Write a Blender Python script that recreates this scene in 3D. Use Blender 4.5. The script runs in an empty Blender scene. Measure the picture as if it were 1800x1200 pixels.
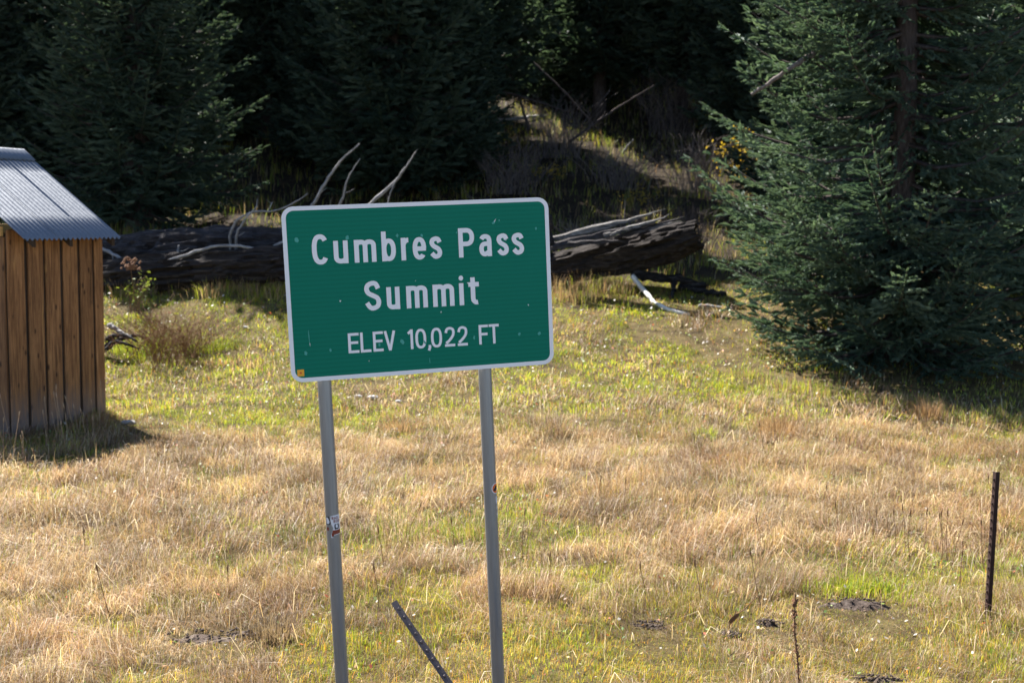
import bpy, bmesh, math, random
import numpy as np
from mathutils import Matrix, Vector

sc = bpy.context.scene
R = math.radians
random.seed(7)
rng = np.random.default_rng(11)

# ------------------------------------------------------------------ camera
CAM = np.array([0.0, 0.0, 2.6]); F = 2000.0            # focal length in pixels of an 1800 px wide frame
_p, _a = R(-6.2), R(1.1)
_f = np.array([0, math.cos(_p), math.sin(_p)]); _r0 = np.array([1.0, 0, 0]); _u0 = np.cross(_r0, _f)
_r = math.cos(_a) * _r0 + math.sin(_a) * _u0
_u = -math.sin(_a) * _r0 + math.cos(_a) * _u0
cam = bpy.data.cameras.new('camera'); camo = bpy.data.objects.new('camera', cam); sc.collection.objects.link(camo)
cam.sensor_width = 36; cam.lens = 36 * F / 1800; cam.clip_start = .1; cam.clip_end = 1000
m = Matrix.Identity(4)
for i in range(3):
    m[i][0] = _r[i]; m[i][1] = _u[i]; m[i][2] = -_f[i]; m[i][3] = CAM[i]
camo.matrix_world = m
sc.camera = camo
cam.dof.use_dof = True; cam.dof.focus_distance = 5.9; cam.dof.aperture_fstop = 3.4

# ------------------------------------------------------------------ sky, sun, exposure
SUN_EL = R(51); SHX, SHY = .64, -.768                     # horizontal direction in which shadows fall
w = bpy.data.worlds.new('World'); sc.world = w; w.use_nodes = True
nt = w.node_tree; nt.nodes.clear()
sky = nt.nodes.new('ShaderNodeTexSky'); sky.sky_type = 'NISHITA'; sky.sun_disc = False
sky.sun_elevation = SUN_EL; sky.sun_rotation = math.atan2(-SHX, -SHY); sky.altitude = 3000
bg = nt.nodes.new('ShaderNodeBackground'); bg.inputs[1].default_value = .07
wo = nt.nodes.new('ShaderNodeOutputWorld')
nt.links.new(sky.outputs[0], bg.inputs[0]); nt.links.new(bg.outputs[0], wo.inputs[0])
sl = bpy.data.lights.new('sun', 'SUN'); sl.energy = 5.0; sl.angle = R(.53); sl.color = (1, .965, .905)
so = bpy.data.objects.new('sun', sl); sc.collection.objects.link(so)
ld = Vector((SHX * math.cos(SUN_EL), SHY * math.cos(SUN_EL), -math.sin(SUN_EL)))
so.rotation_euler = ld.to_track_quat('-Z', 'Y').to_euler()
sc.view_settings.view_transform = 'Standard'; sc.view_settings.look = 'None'
sc.view_settings.exposure = 1.9; sc.view_settings.gamma = 1; sc.view_settings.use_curve_mapping = False
sc.cycles.use_denoising = True
sc.cycles.max_bounces = 4; sc.cycles.transparent_max_bounces = 4
sc.cycles.sample_clamp_indirect = 4

# ------------------------------------------------------------------ helpers
def _hash(ix, iy, s):
    n = (ix.astype(np.int64) * 374761393 + iy.astype(np.int64) * 668265263 + s * 982451653) & 0xffffffff
    n = ((n ^ (n >> 13)) * 1274126177) & 0xffffffff
    return ((n ^ (n >> 16)) & 0xffff) / 65535.0
def vnoise(x, y, scale=1.0, seed=0):
    x = np.asarray(x, float) / scale; y = np.asarray(y, float) / scale
    ix = np.floor(x); iy = np.floor(y); fx = x - ix; fy = y - iy
    fx = fx * fx * (3 - 2 * fx); fy = fy * fy * (3 - 2 * fy)
    a = _hash(ix, iy, seed); b = _hash(ix + 1, iy, seed); c = _hash(ix, iy + 1, seed); d = _hash(ix + 1, iy + 1, seed)
    return (a * (1 - fx) + b * fx) * (1 - fy) + (c * (1 - fx) + d * fx) * fy
def fbm(x, y, scale=1.0, seed=0, o=3):
    v = 0; amp = .5; tot = 0
    for k in range(o):
        v = v + amp * vnoise(x, y, scale / 2 ** k, seed + k * 17); tot += amp; amp *= .5
    return v / tot

_ky = np.array([-60, 0, 1.5, 5, 6.5, 13, 16, 18, 21, 24, 27, 31, 40, 55, 90, 160])
_kz = np.array([1.0, 1.0, .95, .06, 0, 0, .2, .5, 1.2, 1.75, 2.05, 2.9, 5.6, 11, 28, 60])
_ty = np.linspace(-60, 160, 2201); _tz = np.interp(_ty, _ky, _kz)
_tz = np.convolve(np.pad(_tz, 8, 'edge'), np.ones(17) / 17, 'valid')
def gz(x, y):
    x = np.asarray(x, float); y = np.asarray(y, float)
    k = np.clip((y - 18) / 14, 0, 1)
    z = np.interp(y, _ty, _tz)
    z = z + (fbm(x, y, 2.2, 3) - .5) * (.10 + .5 * k) + (vnoise(x, y, .45, 9) - .5) * .04
    return z
def g(x, y): return float(gz(np.array([x]), np.array([y]))[0])
def spot(px, py, depth):
    v = _f + _r * (px - 900) / F + _u * (600 - py) / F
    return CAM + v * depth / v[1]
def on_ground(px, py):
    v = _f + _r * (px - 900) / F + _u * (600 - py) / F; v = v / v[1]
    t = np.linspace(5, 80, 6000); P = CAM[None] + t[:, None] * v[None]
    below = P[:, 2] < gz(P[:, 0], P[:, 1])
    k = np.argmax(below) if below.any() else len(t) - 1
    return P[k]

C = sc.collection
def link(name, me, mat=None, parent=None):
    o = bpy.data.objects.new(name, me); C.objects.link(o)
    if mat is not None and me is not None: me.materials.append(mat)
    if parent is not None: o.parent = parent
    return o
def empty(name, loc=(0, 0, 0)):
    o = bpy.data.objects.new(name, None); C.objects.link(o); o.location = loc; o.empty_display_size = .2
    return o
def tag(o, label, cat, group=None, kind=None):
    o['label'] = label
    if cat: o['category'] = cat
    if group: o['group'] = group
    if kind: o['kind'] = kind
    return o
def tri_mesh(name, V, T, col=None, smooth=False):
    V = np.ascontiguousarray(V, np.float32); T = np.ascontiguousarray(T, np.int32)
    me = bpy.data.meshes.new(name)
    me.vertices.add(len(V)); me.vertices.foreach_set('co', V.ravel())
    me.loops.add(T.size); me.loops.foreach_set('vertex_index', T.ravel())
    me.polygons.add(len(T)); me.polygons.foreach_set('loop_start', np.arange(0, T.size, 3, dtype=np.int32))
    me.update(calc_edges=True)
    if smooth: me.polygons.foreach_set('use_smooth', np.ones(len(T), bool))
    if col is not None:
        a = me.color_attributes.new('Col', 'FLOAT_COLOR', 'POINT')
        c4 = np.ones((len(V), 4), np.float32); c4[:, :3] = col
        a.data.foreach_set('color', c4.ravel())
    return me
class MB:
    """collects triangles and quads"""
    def __init__(s): s.v = []; s.f = []; s.n = 0
    def add(s, V, Fc):
        V = [tuple(map(float, p)) for p in V]
        s.v += V; s.f += [tuple(i + s.n for i in q) for q in Fc]; s.n += len(V); return s
    def box(s, a, b):
        (x0, y0, z0), (x1, y1, z1) = a, b
        return s.add([(x0, y0, z0), (x1, y0, z0), (x1, y1, z0), (x0, y1, z0), (x0, y0, z1), (x1, y0, z1), (x1, y1, z1), (x0, y1, z1)],
                     [(0, 3, 2, 1), (4, 5, 6, 7), (0, 1, 5, 4), (1, 2, 6, 5), (2, 3, 7, 6), (3, 0, 4, 7)])
    def tube(s, P, rad, sides=8, cap=True, fn=None):
        P = np.asarray(P, float); n = len(P); rad = np.broadcast_to(np.asarray(rad, float), (n,))
        T = np.gradient(P, axis=0); T /= np.linalg.norm(T, axis=1)[:, None] + 1e-9
        up = np.array([0, 0, 1.0]) if abs(T[0][2]) < .9 else np.array([1.0, 0, 0])
        V = []
        for i in range(n):
            a = np.cross(T[i], up); a /= np.linalg.norm(a) + 1e-9; b = np.cross(a, T[i]); up = b
            for k in range(sides):
                an = 2 * math.pi * k / sides
                q = rad[i] * (fn(i / max(1, n - 1), an) if fn else 1)
                V.append(P[i] + q * (math.cos(an) * a + math.sin(an) * b))
        Fc = [(i * sides + k, i * sides + (k + 1) % sides, (i + 1) * sides + (k + 1) % sides, (i + 1) * sides + k) for i in range(n - 1) for k in range(sides)]
        if cap: Fc += [tuple(range(sides - 1, -1, -1)), tuple((n - 1) * sides + k for k in range(sides))]
        return s.add(V, Fc)
    def mesh(s, name, smooth=False):
        me = bpy.data.meshes.new(name); me.from_pydata(s.v, [], s.f); me.update()
        if smooth:
            me.polygons.foreach_set('use_smooth', np.ones(len(me.polygons), bool))
        return me
    def build(s, name, mat, parent=None, smooth=False): return link(name, s.mesh(name, smooth), mat, parent)
def curve_pts(P, n=24):
    """Catmull-Rom through the points"""
    P = np.asarray(P, float); Q = np.vstack([2 * P[0] - P[1], P, 2 * P[-1] - P[-2]]); out = []
    segs = len(P) - 1; per = max(2, n // segs)
    for i in range(segs):
        p0, p1, p2, p3 = Q[i:i + 4]
        for t in np.linspace(0, 1, per, endpoint=False):
            out.append(.5 * ((2 * p1) + (-p0 + p2) * t + (2 * p0 - 5 * p1 + 4 * p2 - p3) * t * t + (-p0 + 3 * p1 - 3 * p2 + p3) * t ** 3))
    out.append(P[-1]); return np.array(out)

# ------------------------------------------------------------------ materials
class NM:
    def __init__(s, name):
        s.m = bpy.data.materials.new(name); s.m.use_nodes = True; s.t = s.m.node_tree; s.t.nodes.clear()
        s.out = s.n('ShaderNodeOutputMaterial'); s.b = s.n('ShaderNodeBsdfPrincipled'); s.l(s.b.outputs[0], s.out.inputs[0])
    def n(s, t, **k):
        o = s.t.nodes.new(t)
        for a, v in k.items(): setattr(o, a, v)
        return o
    def l(s, a, b): s.t.links.new(a, b)
    def noise(s, scale, detail=4, rough=.55, vec=None, dist=0):
        o = s.n('ShaderNodeTexNoise'); o.inputs['Scale'].default_value = scale; o.inputs['Detail'].default_value = detail
        o.inputs['Roughness'].default_value = rough; o.inputs['Distortion'].default_value = dist
        if vec is not None: s.l(vec, o.inputs['Vector'])
        return o.outputs['Fac']
    def mapped(s, scale, coord='Object', rot=(0, 0, 0)):
        c = s.n('ShaderNodeTexCoord'); mp = s.n('ShaderNodeMapping'); mp.inputs['Scale'].default_value = scale; mp.inputs['Rotation'].default_value = rot
        s.l(c.outputs[coord], mp.inputs[0]); return mp.outputs[0]
    def ramp(s, fac, stops):
        o = s.n('ShaderNodeValToRGB'); e = o.color_ramp.elements
        while len(e) < len(stops): e.new(.5)
        for k, (p, c) in enumerate(stops):
            e[k].position = p; e[k].color = (*c, 1) if len(c) == 3 else c
        s.l(fac, o.inputs[0]); return o.outputs[0]
    def mix(s, fac, a, b, mode='MIX'):
        o = s.n('ShaderNodeMix', data_type='RGBA', blend_type=mode)
        for v, i in ((fac, 0), (a, 6), (b, 7)):
            if hasattr(v, 'is_output'): s.l(v, o.inputs[i])
            elif i == 0: o.inputs[0].default_value = v
            else: o.inputs[i].default_value = (*v, 1)
        return o.outputs[2]
    def bump(s, h, strength=.4, dist=.01):
        o = s.n('ShaderNodeBump'); o.inputs['Strength'].default_value = strength; o.inputs['Distance'].default_value = dist
        s.l(h, o.inputs['Height']); s.l(o.outputs[0], s.b.inputs['Normal'])
    def set(s, col=None, rough=.8, metal=0, spec=.3):
        if col is not None:
            if hasattr(col, 'is_output'): s.l(col, s.b.inputs['Base Color'])
            else: s.b.inputs['Base Color'].default_value = (*col, 1)
        s.b.inputs['Roughness'].default_value = rough; s.b.inputs['Metallic'].default_value = metal
        s.b.inputs['Specular IOR Level'].default_value = spec
        return s
def flat(name, col, rough=.7, metal=0, var=.12, scale=30):
    n = NM(name); f = n.noise(scale, 4)
    n.set(n.mix(f, tuple(c * (1 - var) for c in col), tuple(min(1, c * (1 + var)) for c in col)), rough, metal); return n.m
def leafy(name, trans=.4, col=None, rough=.6, spec=.25, tint=(1.1, 1.05, .6)):
    """thin foliage: reflects and lets light through; colour from the mesh's own Col attribute"""
    n = NM(name)
    if col is None:
        a = n.n('ShaderNodeAttribute', attribute_name='Col'); c = a.outputs['Color']
    else:
        c = n.mix(n.noise(6, 3), tuple(v * .75 for v in col), tuple(v * 1.25 for v in col))
    n.set(c, rough, 0, spec)
    tr = n.n('ShaderNodeBsdfTranslucent'); n.l(n.mix(1.0, c, tint, 'MULTIPLY'), tr.inputs[0])
    mx = n.n('ShaderNodeMixShader'); mx.inputs[0].default_value = trans
    n.l(n.b.outputs[0], mx.inputs[1]); n.l(tr.outputs[0], mx.inputs[2]); n.l(mx.outputs[0], n.out.inputs[0])
    return n.m

M = {}
# ground: thatch and soil, needle litter further back
n = NM('ground_soil')
pos = n.n('ShaderNodeNewGeometry').outputs['Position']; sep = n.n('ShaderNodeSeparateXYZ'); n.l(pos, sep.inputs[0])
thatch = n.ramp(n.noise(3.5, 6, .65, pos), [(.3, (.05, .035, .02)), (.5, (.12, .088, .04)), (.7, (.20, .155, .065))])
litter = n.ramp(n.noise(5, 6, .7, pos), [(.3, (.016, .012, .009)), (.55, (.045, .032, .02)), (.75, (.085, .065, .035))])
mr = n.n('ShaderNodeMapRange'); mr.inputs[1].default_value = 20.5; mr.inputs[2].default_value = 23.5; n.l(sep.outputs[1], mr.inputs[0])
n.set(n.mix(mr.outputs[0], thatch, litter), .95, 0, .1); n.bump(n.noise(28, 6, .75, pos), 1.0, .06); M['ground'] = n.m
n = NM('dark_soil'); v = n.mapped((1, 1, 1))
n.set(n.ramp(n.noise(22, 6, .7, v), [(.3, (.035, .026, .021)), (.5, (.095, .07, .056)), (.7, (.20, .16, .135))]), .95, 0, .1)
n.bump(n.noise(35, 5, .7, v), .9, .03); M['soil'] = n.m
M['grass'] = leafy('grass_blade', .45, rough=.5, spec=.4, tint=(1.05, 1.0, .76))
M['needles'] = leafy('spruce_needles', .30, rough=.62, spec=.18, tint=(1.15, 1.2, .75))
M['leaf_yellow'] = leafy('yellow_leaf', .45, (.42, .30, .04))
M['leaf_green'] = leafy('green_leaf', .4, (.16, .20, .04))
def bark(name, a, b, c, sc_=(9, 9, 2), bump=.02):
    n = NM(name); v = n.mapped(sc_); f = n.noise(2.2, 6, .7, v, .4)
    n.set(n.ramp(f, [(.28, a), (.5, b), (.72, c)]), .92, 0, .15); n.bump(f, .8, bump); return n.m
M['bark'] = bark('spruce_bark', (.02, .015, .013), (.06, .046, .041), (.12, .098, .09))
M['twig'] = bark('dead_twig', (.07, .056, .052), (.14, .115, .105), (.23, .195, .18))
M['twig_dark'] = bark('dark_twig', (.035, .026, .024), (.075, .058, .052), (.13, .105, .095))
M['branch_grey'] = bark('weathered_branch', (.13, .12, .12), (.24, .23, .225), (.38, .365, .36), (6, 6, 6), .006)
M['branch_white'] = bark('bleached_branch', (.45, .42, .38), (.66, .63, .58), (.80, .78, .74), (6, 6, 6), .006)
def log_mat(name, a, b, c):
    n = NM(name); v = n.mapped((.9, 9, 9)); f = n.noise(3, 8, .72, v, .5); f2 = n.noise(.8, 3)
    n.set(n.mix(f2, n.ramp(f, [(.3, a), (.5, b), (.7, c)]), n.ramp(f, [(.32, tuple(q * .5 for q in a)), (.6, tuple(q * .8 for q in b))])), .9, 0, .15)
    n.bump(f, .9, .03); return n.m
M['log_dark'] = log_mat('weathered_log', (.014, .012, .012), (.045, .039, .040), (.14, .125, .125))
M['log_brown'] = log_mat('rotten_log', (.010, .008, .008), (.034, .027, .024), (.115, .098, .088))
M['log_grey'] = log_mat('splintered_wood', (.03, .026, .024), (.15, .138, .13), (.42, .40, .38))
M['char'] = log_mat('charred_wood', (.008, .008, .008), (.025, .022, .022), (.16, .15, .15))
# shed
n = NM('shed_board'); oi = n.n('ShaderNodeObjectInfo'); tc = n.n('ShaderNodeTexCoord')
off = n.n('ShaderNodeVectorMath', operation='ADD'); cmb = n.n('ShaderNodeCombineXYZ')
mul = n.n('ShaderNodeMath', operation='MULTIPLY'); mul.inputs[1].default_value = 37.0; n.l(oi.outputs['Random'], mul.inputs[0])
n.l(mul.outputs[0], cmb.inputs[0]); n.l(mul.outputs[0], cmb.inputs[2]); n.l(tc.outputs['Object'], off.inputs[0]); n.l(cmb.outputs[0], off.inputs[1])
mp = n.n('ShaderNodeMapping'); mp.inputs['Scale'].default_value = (16, 16, .8); n.l(off.outputs[0], mp.inputs[0])
grain = n.noise(2.2, 8, .72, mp.outputs[0], 1.1)
base = n.ramp(grain, [(.3, (.05, .021, .009)), (.46, (.19, .088, .034)), (.6, (.33, .160, .064)), (.78, (.50, .28, .125))])
mp2 = n.n('ShaderNodeMapping'); mp2.inputs['Scale'].default_value = (6, 6, .45); n.l(off.outputs[0], mp2.inputs[0])
pale = n.ramp(n.noise(2.1, 3, .5, mp2.outputs[0], 1.2), [(.62, (0, 0, 0)), (.70, (1, 1, 1))])
base = n.mix(n.mix(.6, (0, 0, 0), pale), base, (.42, .23, .075))
vor = n.n('ShaderNodeTexVoronoi'); vor.inputs['Scale'].default_value = 1.0
mp3 = n.n('ShaderNodeMapping'); mp3.inputs['Scale'].default_value = (9, 9, 3.6); n.l(off.outputs[0], mp3.inputs[0]); n.l(mp3.outputs[0], vor.inputs['Vector'])
knot = n.ramp(vor.outputs['Distance'], [(.09, (1, 1, 1)), (.17, (0, 0, 0))])
base = n.mix(n.mix(.85, (0, 0, 0), knot), base, (.035, .014, .006))
sepz = n.n('ShaderNodeSeparateXYZ'); n.l(tc.outputs['Object'], sepz.inputs[0])
add = n.n('ShaderNodeMath', operation='MULTIPLY_ADD'); add.inputs[1].default_value = .9; n.l(grain, add.inputs[0]); n.l(sepz.outputs[2], add.inputs[2])
wea = n.ramp(add.outputs[0], [(.45, (.85, .85, .85)), (1.35, (0, 0, 0))])
base = n.mix(wea, base, (.22, .17, .145))
tint = n.n('ShaderNodeHueSaturation'); n.l(base, tint.inputs['Color'])
mrv = n.n('ShaderNodeMapRange'); mrv.inputs[3].default_value = .6; mrv.inputs[4].default_value = 1.15; n.l(oi.outputs['Random'], mrv.inputs[0]); n.l(mrv.outputs[0], tint.inputs['Value'])
n.set(tint.outputs[0], .75, 0, .25); n.bump(grain, .5, .006); M['board'] = n.m
M['new_wood'] = flat('fresh_beam', (.52, .30, .10), .6, 0, .2, 12)
M['old_wood'] = flat('dark_timber', (.05, .032, .02), .9, 0, .3, 9)
n = NM('galvanised_roof'); v = n.mapped((3, 14, 3)); f = n.noise(2.5, 5, .6, v); f2 = n.noise(60, 3)
n.set(n.mix(n.mix(.35, f, f2), (.13, .14, .16), (.26, .275, .30)), .4, .7, .5)
n.l(n.ramp(f, [(.3, (.36, .36, .36)), (.7, (.5, .5, .5))]), n.b.inputs['Roughness']); M['roof'] = n.m
n = NM('galvanised_pipe'); v = n.mapped((20, 20, 1.2)); f = n.noise(3, 6, .65, v); f2 = n.noise(9, 5, .7)
n.set(n.mix(f2, n.ramp(f, [(.3, (.20, .21, .225)), (.7, (.37, .38, .395))]), (.25, .265, .29)), .34, .45, .5); M['pipe'] = n.m
n = NM('sign_green'); v = n.mapped((1, 1, 1)); wv = n.n('ShaderNodeTexWave', wave_type='BANDS', bands_direction='Z'); n.l(v, wv.inputs[0])
wv.inputs['Scale'].default_value = 16; wv.inputs['Distortion'].default_value = .6; wv.inputs['Detail Scale'].default_value = 1.2
gcol = n.mix(wv.outputs['Fac'], (.001, .150, .094), (.002, .172, .110))
gcol = n.mix(n.ramp(n.noise(3, 4, .6, v), [(.35, (0, 0, 0)), (.75, (.35, .35, .35))]), gcol, (.004, .18, .125))
n.set(gcol, .5, 0, .12); M['green'] = n.m
n = NM('sign_white'); v = n.mapped((1, 1, 1)); n.set(n.mix(n.noise(14, 5, .6, v), (.80, .785, .80), (.88, .865, .88)), .5, 0, .2); M['white'] = n.m
M['alu'] = flat('sign_back_aluminium', (.5, .51, .53), .45, .6)
M['scuff'] = flat('sign_scuff', (.06, .34, .28), .5, 0, .4, 80)
M['chip'] = flat('sign_chip', (.72, .78, .76), .6)
M['stk_orange'] = flat('sticker_orange', (.85, .40, .03), .5)
M['stk_red'] = flat('sticker_red', (.62, .10, .03), .5)
M['stk_brown'] = flat('sticker_brown', (.22, .045, .025), .5)
M['stk_white'] = flat('sticker_white', (.72, .71, .74), .5)
M['stk_black'] = flat('sticker_black', (.02, .018, .022), .5)
M['stk_purple'] = flat('sticker_purple', (.22, .13, .36), .5)
M['stk_orangered'] = flat('sticker_orange_red', (.75, .16, .03), .5)
n = NM('rusty_steel'); f = n.noise(26, 6, .7)
n.set(n.ramp(f, [(.3, (.018, .010, .009)), (.55, (.045, .024, .020)), (.75, (.10, .05, .035))]), .8, .2, .3); n.bump(f, .4, .002); M['rust'] = n.m
n = NM('worn_steel'); f = n.noise(26, 6, .7)
n.set(n.ramp(f, [(.3, (.06, .042, .038)), (.55, (.13, .105, .10)), (.75, (.24, .20, .19))]), .55, .3, .4); n.bump(f, .4, .002); M['rust_grey'] = n.m
M['straw'] = flat('straw_stalk', (.36, .24, .14), .8, 0, .3, 60)
M['stalk'] = flat('dry_stalk', (.20, .11, .055), .85, 0, .35, 60)
M['seed'] = flat('dry_seed_head', (.17, .085, .045), .9, 0, .4, 90)
M['rock'] = flat('pale_stone', (.42, .40, .38), .9, 0, .3, 20)

# ------------------------------------------------------------------ the ground
def axis(lo, flo, fhi, hi, fine, grow=1.22):
    a = list(np.arange(flo, fhi + 1e-6, fine)); s = fine; x = fhi
    while x < hi: s *= grow; x += s; a.append(min(x, hi))
    s = fine; x = flo; b = []
    while x > lo: s *= grow; x -= s; b.append(max(x, lo))
    return np.array(sorted(set(np.round(b + a, 4))))
xs = axis(-150, -10, 10, 150, .16); ys = axis(-60, 4, 26, 160, .16)
GX, GY = np.meshgrid(xs, ys); GZ = gz(GX, GY)
V = np.stack([GX, GY, GZ], -1).reshape(-1, 3); nx, ny = len(xs), len(ys)
idx = np.arange(nx * ny).reshape(ny, nx)
q = np.stack([idx[:-1, :-1], idx[:-1, 1:], idx[1:, 1:], idx[1:, :-1]], -1).reshape(-1, 4)
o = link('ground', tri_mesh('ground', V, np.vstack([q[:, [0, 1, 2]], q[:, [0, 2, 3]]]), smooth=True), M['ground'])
tag(o, 'meadow ground rising into the wooded hillside behind', None, kind='structure')

# ------------------------------------------------------------------ bare soil mounds in the grass
SOIL = []
def soil_mound(px, py, rx, ry, h, label):
    c = on_ground(px, py); k = random.randrange(999); SOIL.append((c[0], c[1], rx, ry))
    nr, na = 12, 36; V = []; T = []
    for i in range(nr + 1):
        for j in range(na):
            a = 2 * math.pi * j / na; e = 1 + .75 * (vnoise(np.array([math.cos(a) * 2 + k]), np.array([math.sin(a) * 2]), .8, 5)[0] - .5) * 2
            x = c[0] + rx * e * i / nr * math.cos(a); y = c[1] + ry * e * i / nr * math.sin(a)
            t = i / nr; top = h * (1 - t * t) * (.5 + vnoise(np.array([x]), np.array([y]), .07, 21)[0]) + .012 * (vnoise(np.array([x]), np.array([y]), .04, 22)[0] - .4) * (1 - t)
            V.append((x, y, g(x, y) + .012 * (1 - t) + top - .02 * t))
    for i in range(nr):
        for j in range(na):
            a, b = i * na + j, i * na + (j + 1) % na; T += [(a, a + na, b + na), (a, b + na, b)]
    rs = random.Random(k)
    for _ in range(46):                                   # clods
        a = rs.random() * 6.28; t = rs.random() ** .6; x = c[0] + rx * t * math.cos(a); y = c[1] + ry * t * math.sin(a); s = rs.uniform(.005, .015)
        z = g(x, y) + .02 + h * (1 - t * t) * .8; b0 = len(V)
        for dx, dy, dz in ((1, 0, 0), (-1, 0, 0), (0, 1, 0), (0, -1, 0), (0, 0, 1), (0, 0, -1)):
            V.append((x + s * dx * rs.uniform(.6, 1.3), y + s * dy * rs.uniform(.6, 1.3), z + s * dz * rs.uniform(.5, 1)))
        for f in ((0, 2, 4), (2, 1, 4), (1, 3, 4), (3, 0, 4), (2, 0, 5), (1, 2, 5), (3, 1, 5), (0, 3, 5)): T.append(tuple(b0 + q for q in f))
    o = link('soil_mound', tri_mesh('soil_mound', np.array(V), np.array(T)), M['soil'])
    tag(o, label, 'soil', 'gopher mounds in the meadow')
soil_mound(352, 1124, .24, .13, .012, 'dark bare soil patch in the grass left of the sign')
soil_mound(432, 1116, .18, .07, .010, 'thin soil patch beside a matted tuft, just left of the sign')
soil_mound(1515, 1066, .30, .10, .035, 'long dark soil mound under bright green grass near the fence post')
soil_mound(1140, 1101, .15, .06, .012, 'small soil patch to the right of the sign')
soil_mound(1352, 1099, .09, .05, .015, 'tiny soil mound left of the tall dock stalk')
soil_mound(1285, 1120, .07, .04, .012, 'tiny soil mound below the curled brown leaf')
soil_mound(1545, 1196, .16, .05, .012, 'soil patch at the bottom edge of the picture')

# ------------------------------------------------------------------ meadow grass
def blades(P, h, wd, az, bend, col, tipcol=None, kink=None):
    """P base points; every blade is five vertices, three triangles"""
    n = len(P); d = np.stack([np.cos(az), np.sin(az), np.zeros(n)], -1)
    fa = rng.uniform(0, math.pi, n); s = np.stack([np.cos(fa), np.sin(fa), np.zeros(n)], -1) * (wd / 2)[:, None]
    up = np.array([0, 0, 1.0])[None]
    c1 = P + up * (h * .55)[:, None] + d * (h * bend * .22)[:, None]
    zt = h * np.maximum(.12, 1 - .42 * bend)
    c2 = P + up * zt[:, None] + d * (h * bend * .85)[:, None]
    V = np.stack([P - s, P + s, c1 - s * .8, c1 + s * .8, c2], 1).reshape(-1, 3)
    b = (np.arange(n) * 5)[:, None]
    T = np.concatenate([b + np.array([[0, 1, 3]]), b + np.array([[0, 3, 2]]), b + np.array([[2, 3, 4]])], 1).reshape(-1, 3)
    col5 = np.repeat(col, 5, 0)
    return V, T, col5
DRY = np.array([[.42, .315, .185], [.34, .240, .140], [.50, .40, .25], [.30, .200, .125], [.39, .265, .145], [.66, .57, .43], [.27, .205, .10], [.36, .225, .115], [.37, .25, .19], [.40, .285, .225]])  # the palest straw tone paints sun glints into the blade colour
GRN = np.array([[.36, .39, .045], [.46, .45, .06], [.25, .31, .05], [.56, .48, .06], [.36, .38, .11], [.17, .24, .045]])
GOLD = np.array([[.70, .42, .06], [.64, .29, .05], [.70, .50, .10]])
def richer(p, k, g_): m_ = p.mean(1, keepdims=True); return np.clip((m_ + (p - m_) * k) * g_, .01, .9)
DRY = richer(DRY, 1.06, .95) * np.array([[1.01, .985, .95]]); GRN = richer(GRN, 1.05, .97) * np.array([[.92, 1.02, .95]])
def cell(x, y, size, seed):
    """ragged patches a hand or two wide, each with its own growth"""
    wx = x + (fbm(x, y, size * .8, seed + 5) - .5) * size * 1.6; wy = y + (fbm(x, y, size * .8, seed + 9) - .5) * size * 1.6
    ix, iy = np.floor(wx / size), np.floor(wy / size)
    return [_hash(ix, iy, seed + 100 * q) for q in range(4)]
def zone(x, y):
    """dryness 0 green .. 1 straw"""
    d = np.interp(y, [5, 6.3, 7.0, 7.8, 9, 12.5, 15, 17, 21, 24], [.34, .36, .42, .60, .76, .82, .52, .32, .24, .3])
    d = d + (fbm(x, y, 1.7, 41) - .5) * 1.0 + (fbm(x, y, .5, 47) - .5) * .6
    d = d + np.where((x < -2.2) & (y > 12.6), -.18, 0) + np.where((x < -1.3) & (y < 8), .22, 0)
    return np.clip(d, 0, 1)
GV, GT, GC = [], [], []; gn = 0
def add_grass(V, T, Cc):
    global gn
    GV.append(V); GT.append(T + gn); GC.append(Cc); gn += len(V)
def scatter(n, y0, y1, half, clump):
    y = np.sqrt(rng.uniform(y0 ** 2, y1 ** 2, n)); x = rng.uniform(-1, 1, n) * (half * y + .35)
    if clump:                                            # pull blades towards tufts
        k = n // 22; cy = np.sqrt(rng.uniform(y0 ** 2, y1 ** 2, k)); cx = rng.uniform(-1, 1, k) * (half * cy + .35)
        j = rng.integers(0, k, n); sp = rng.uniform(.015, .06, k)[j] * (1 + y / 14)
        sel = rng.random(n) < .72
        x = np.where(sel, cx[j] + rng.normal(0, 1, n) * sp, x); y = np.where(sel, cy[j] + rng.normal(0, 1, n) * sp, y)
        return x, y, j
    return x, y, np.zeros(n, int)
SHED_C = None
def keep_mask(x, y):
    k = np.ones(len(x), bool)
    for cx, cy, rx, ry in SOIL: k &= ((x - cx) / rx) ** 2 + ((y - cy) / ry) ** 2 > 1.0 * rng.random(len(x)) ** .55
    bare = (fbm(x, y, .7, 91) > .70) & (y > 12.5); k &= ~(bare & (rng.random(len(x)) < .85))
    k &= ~((np.hypot(x - 6.3, y - 18.1) < 3.3) & (rng.random(len(x)) < .72))          # little grows under the big spruce
    # inside the shed
    ex, ey = .4335, .9012; fx, fy = .9012, -.4335; lx = (x + 5.67) * ex + (y - 12.73) * ey; ly = (x + 5.67) * fx + (y - 12.73) * fy
    k &= ~((lx > -.02) & (lx < 1.43) & (ly < .03) & (ly > -2.66))
    return k
def low_near_soil(x, y):
    k = np.ones(len(x))
    for cx, cy, rx, ry in SOIL:
        d = np.hypot((x - cx) / (rx + .1), (y - cy + .22) / (ry + .38)); k = np.minimum(k, np.clip(.42 + .58 * (d - .5) / .8, .42, 1))
    return k
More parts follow.
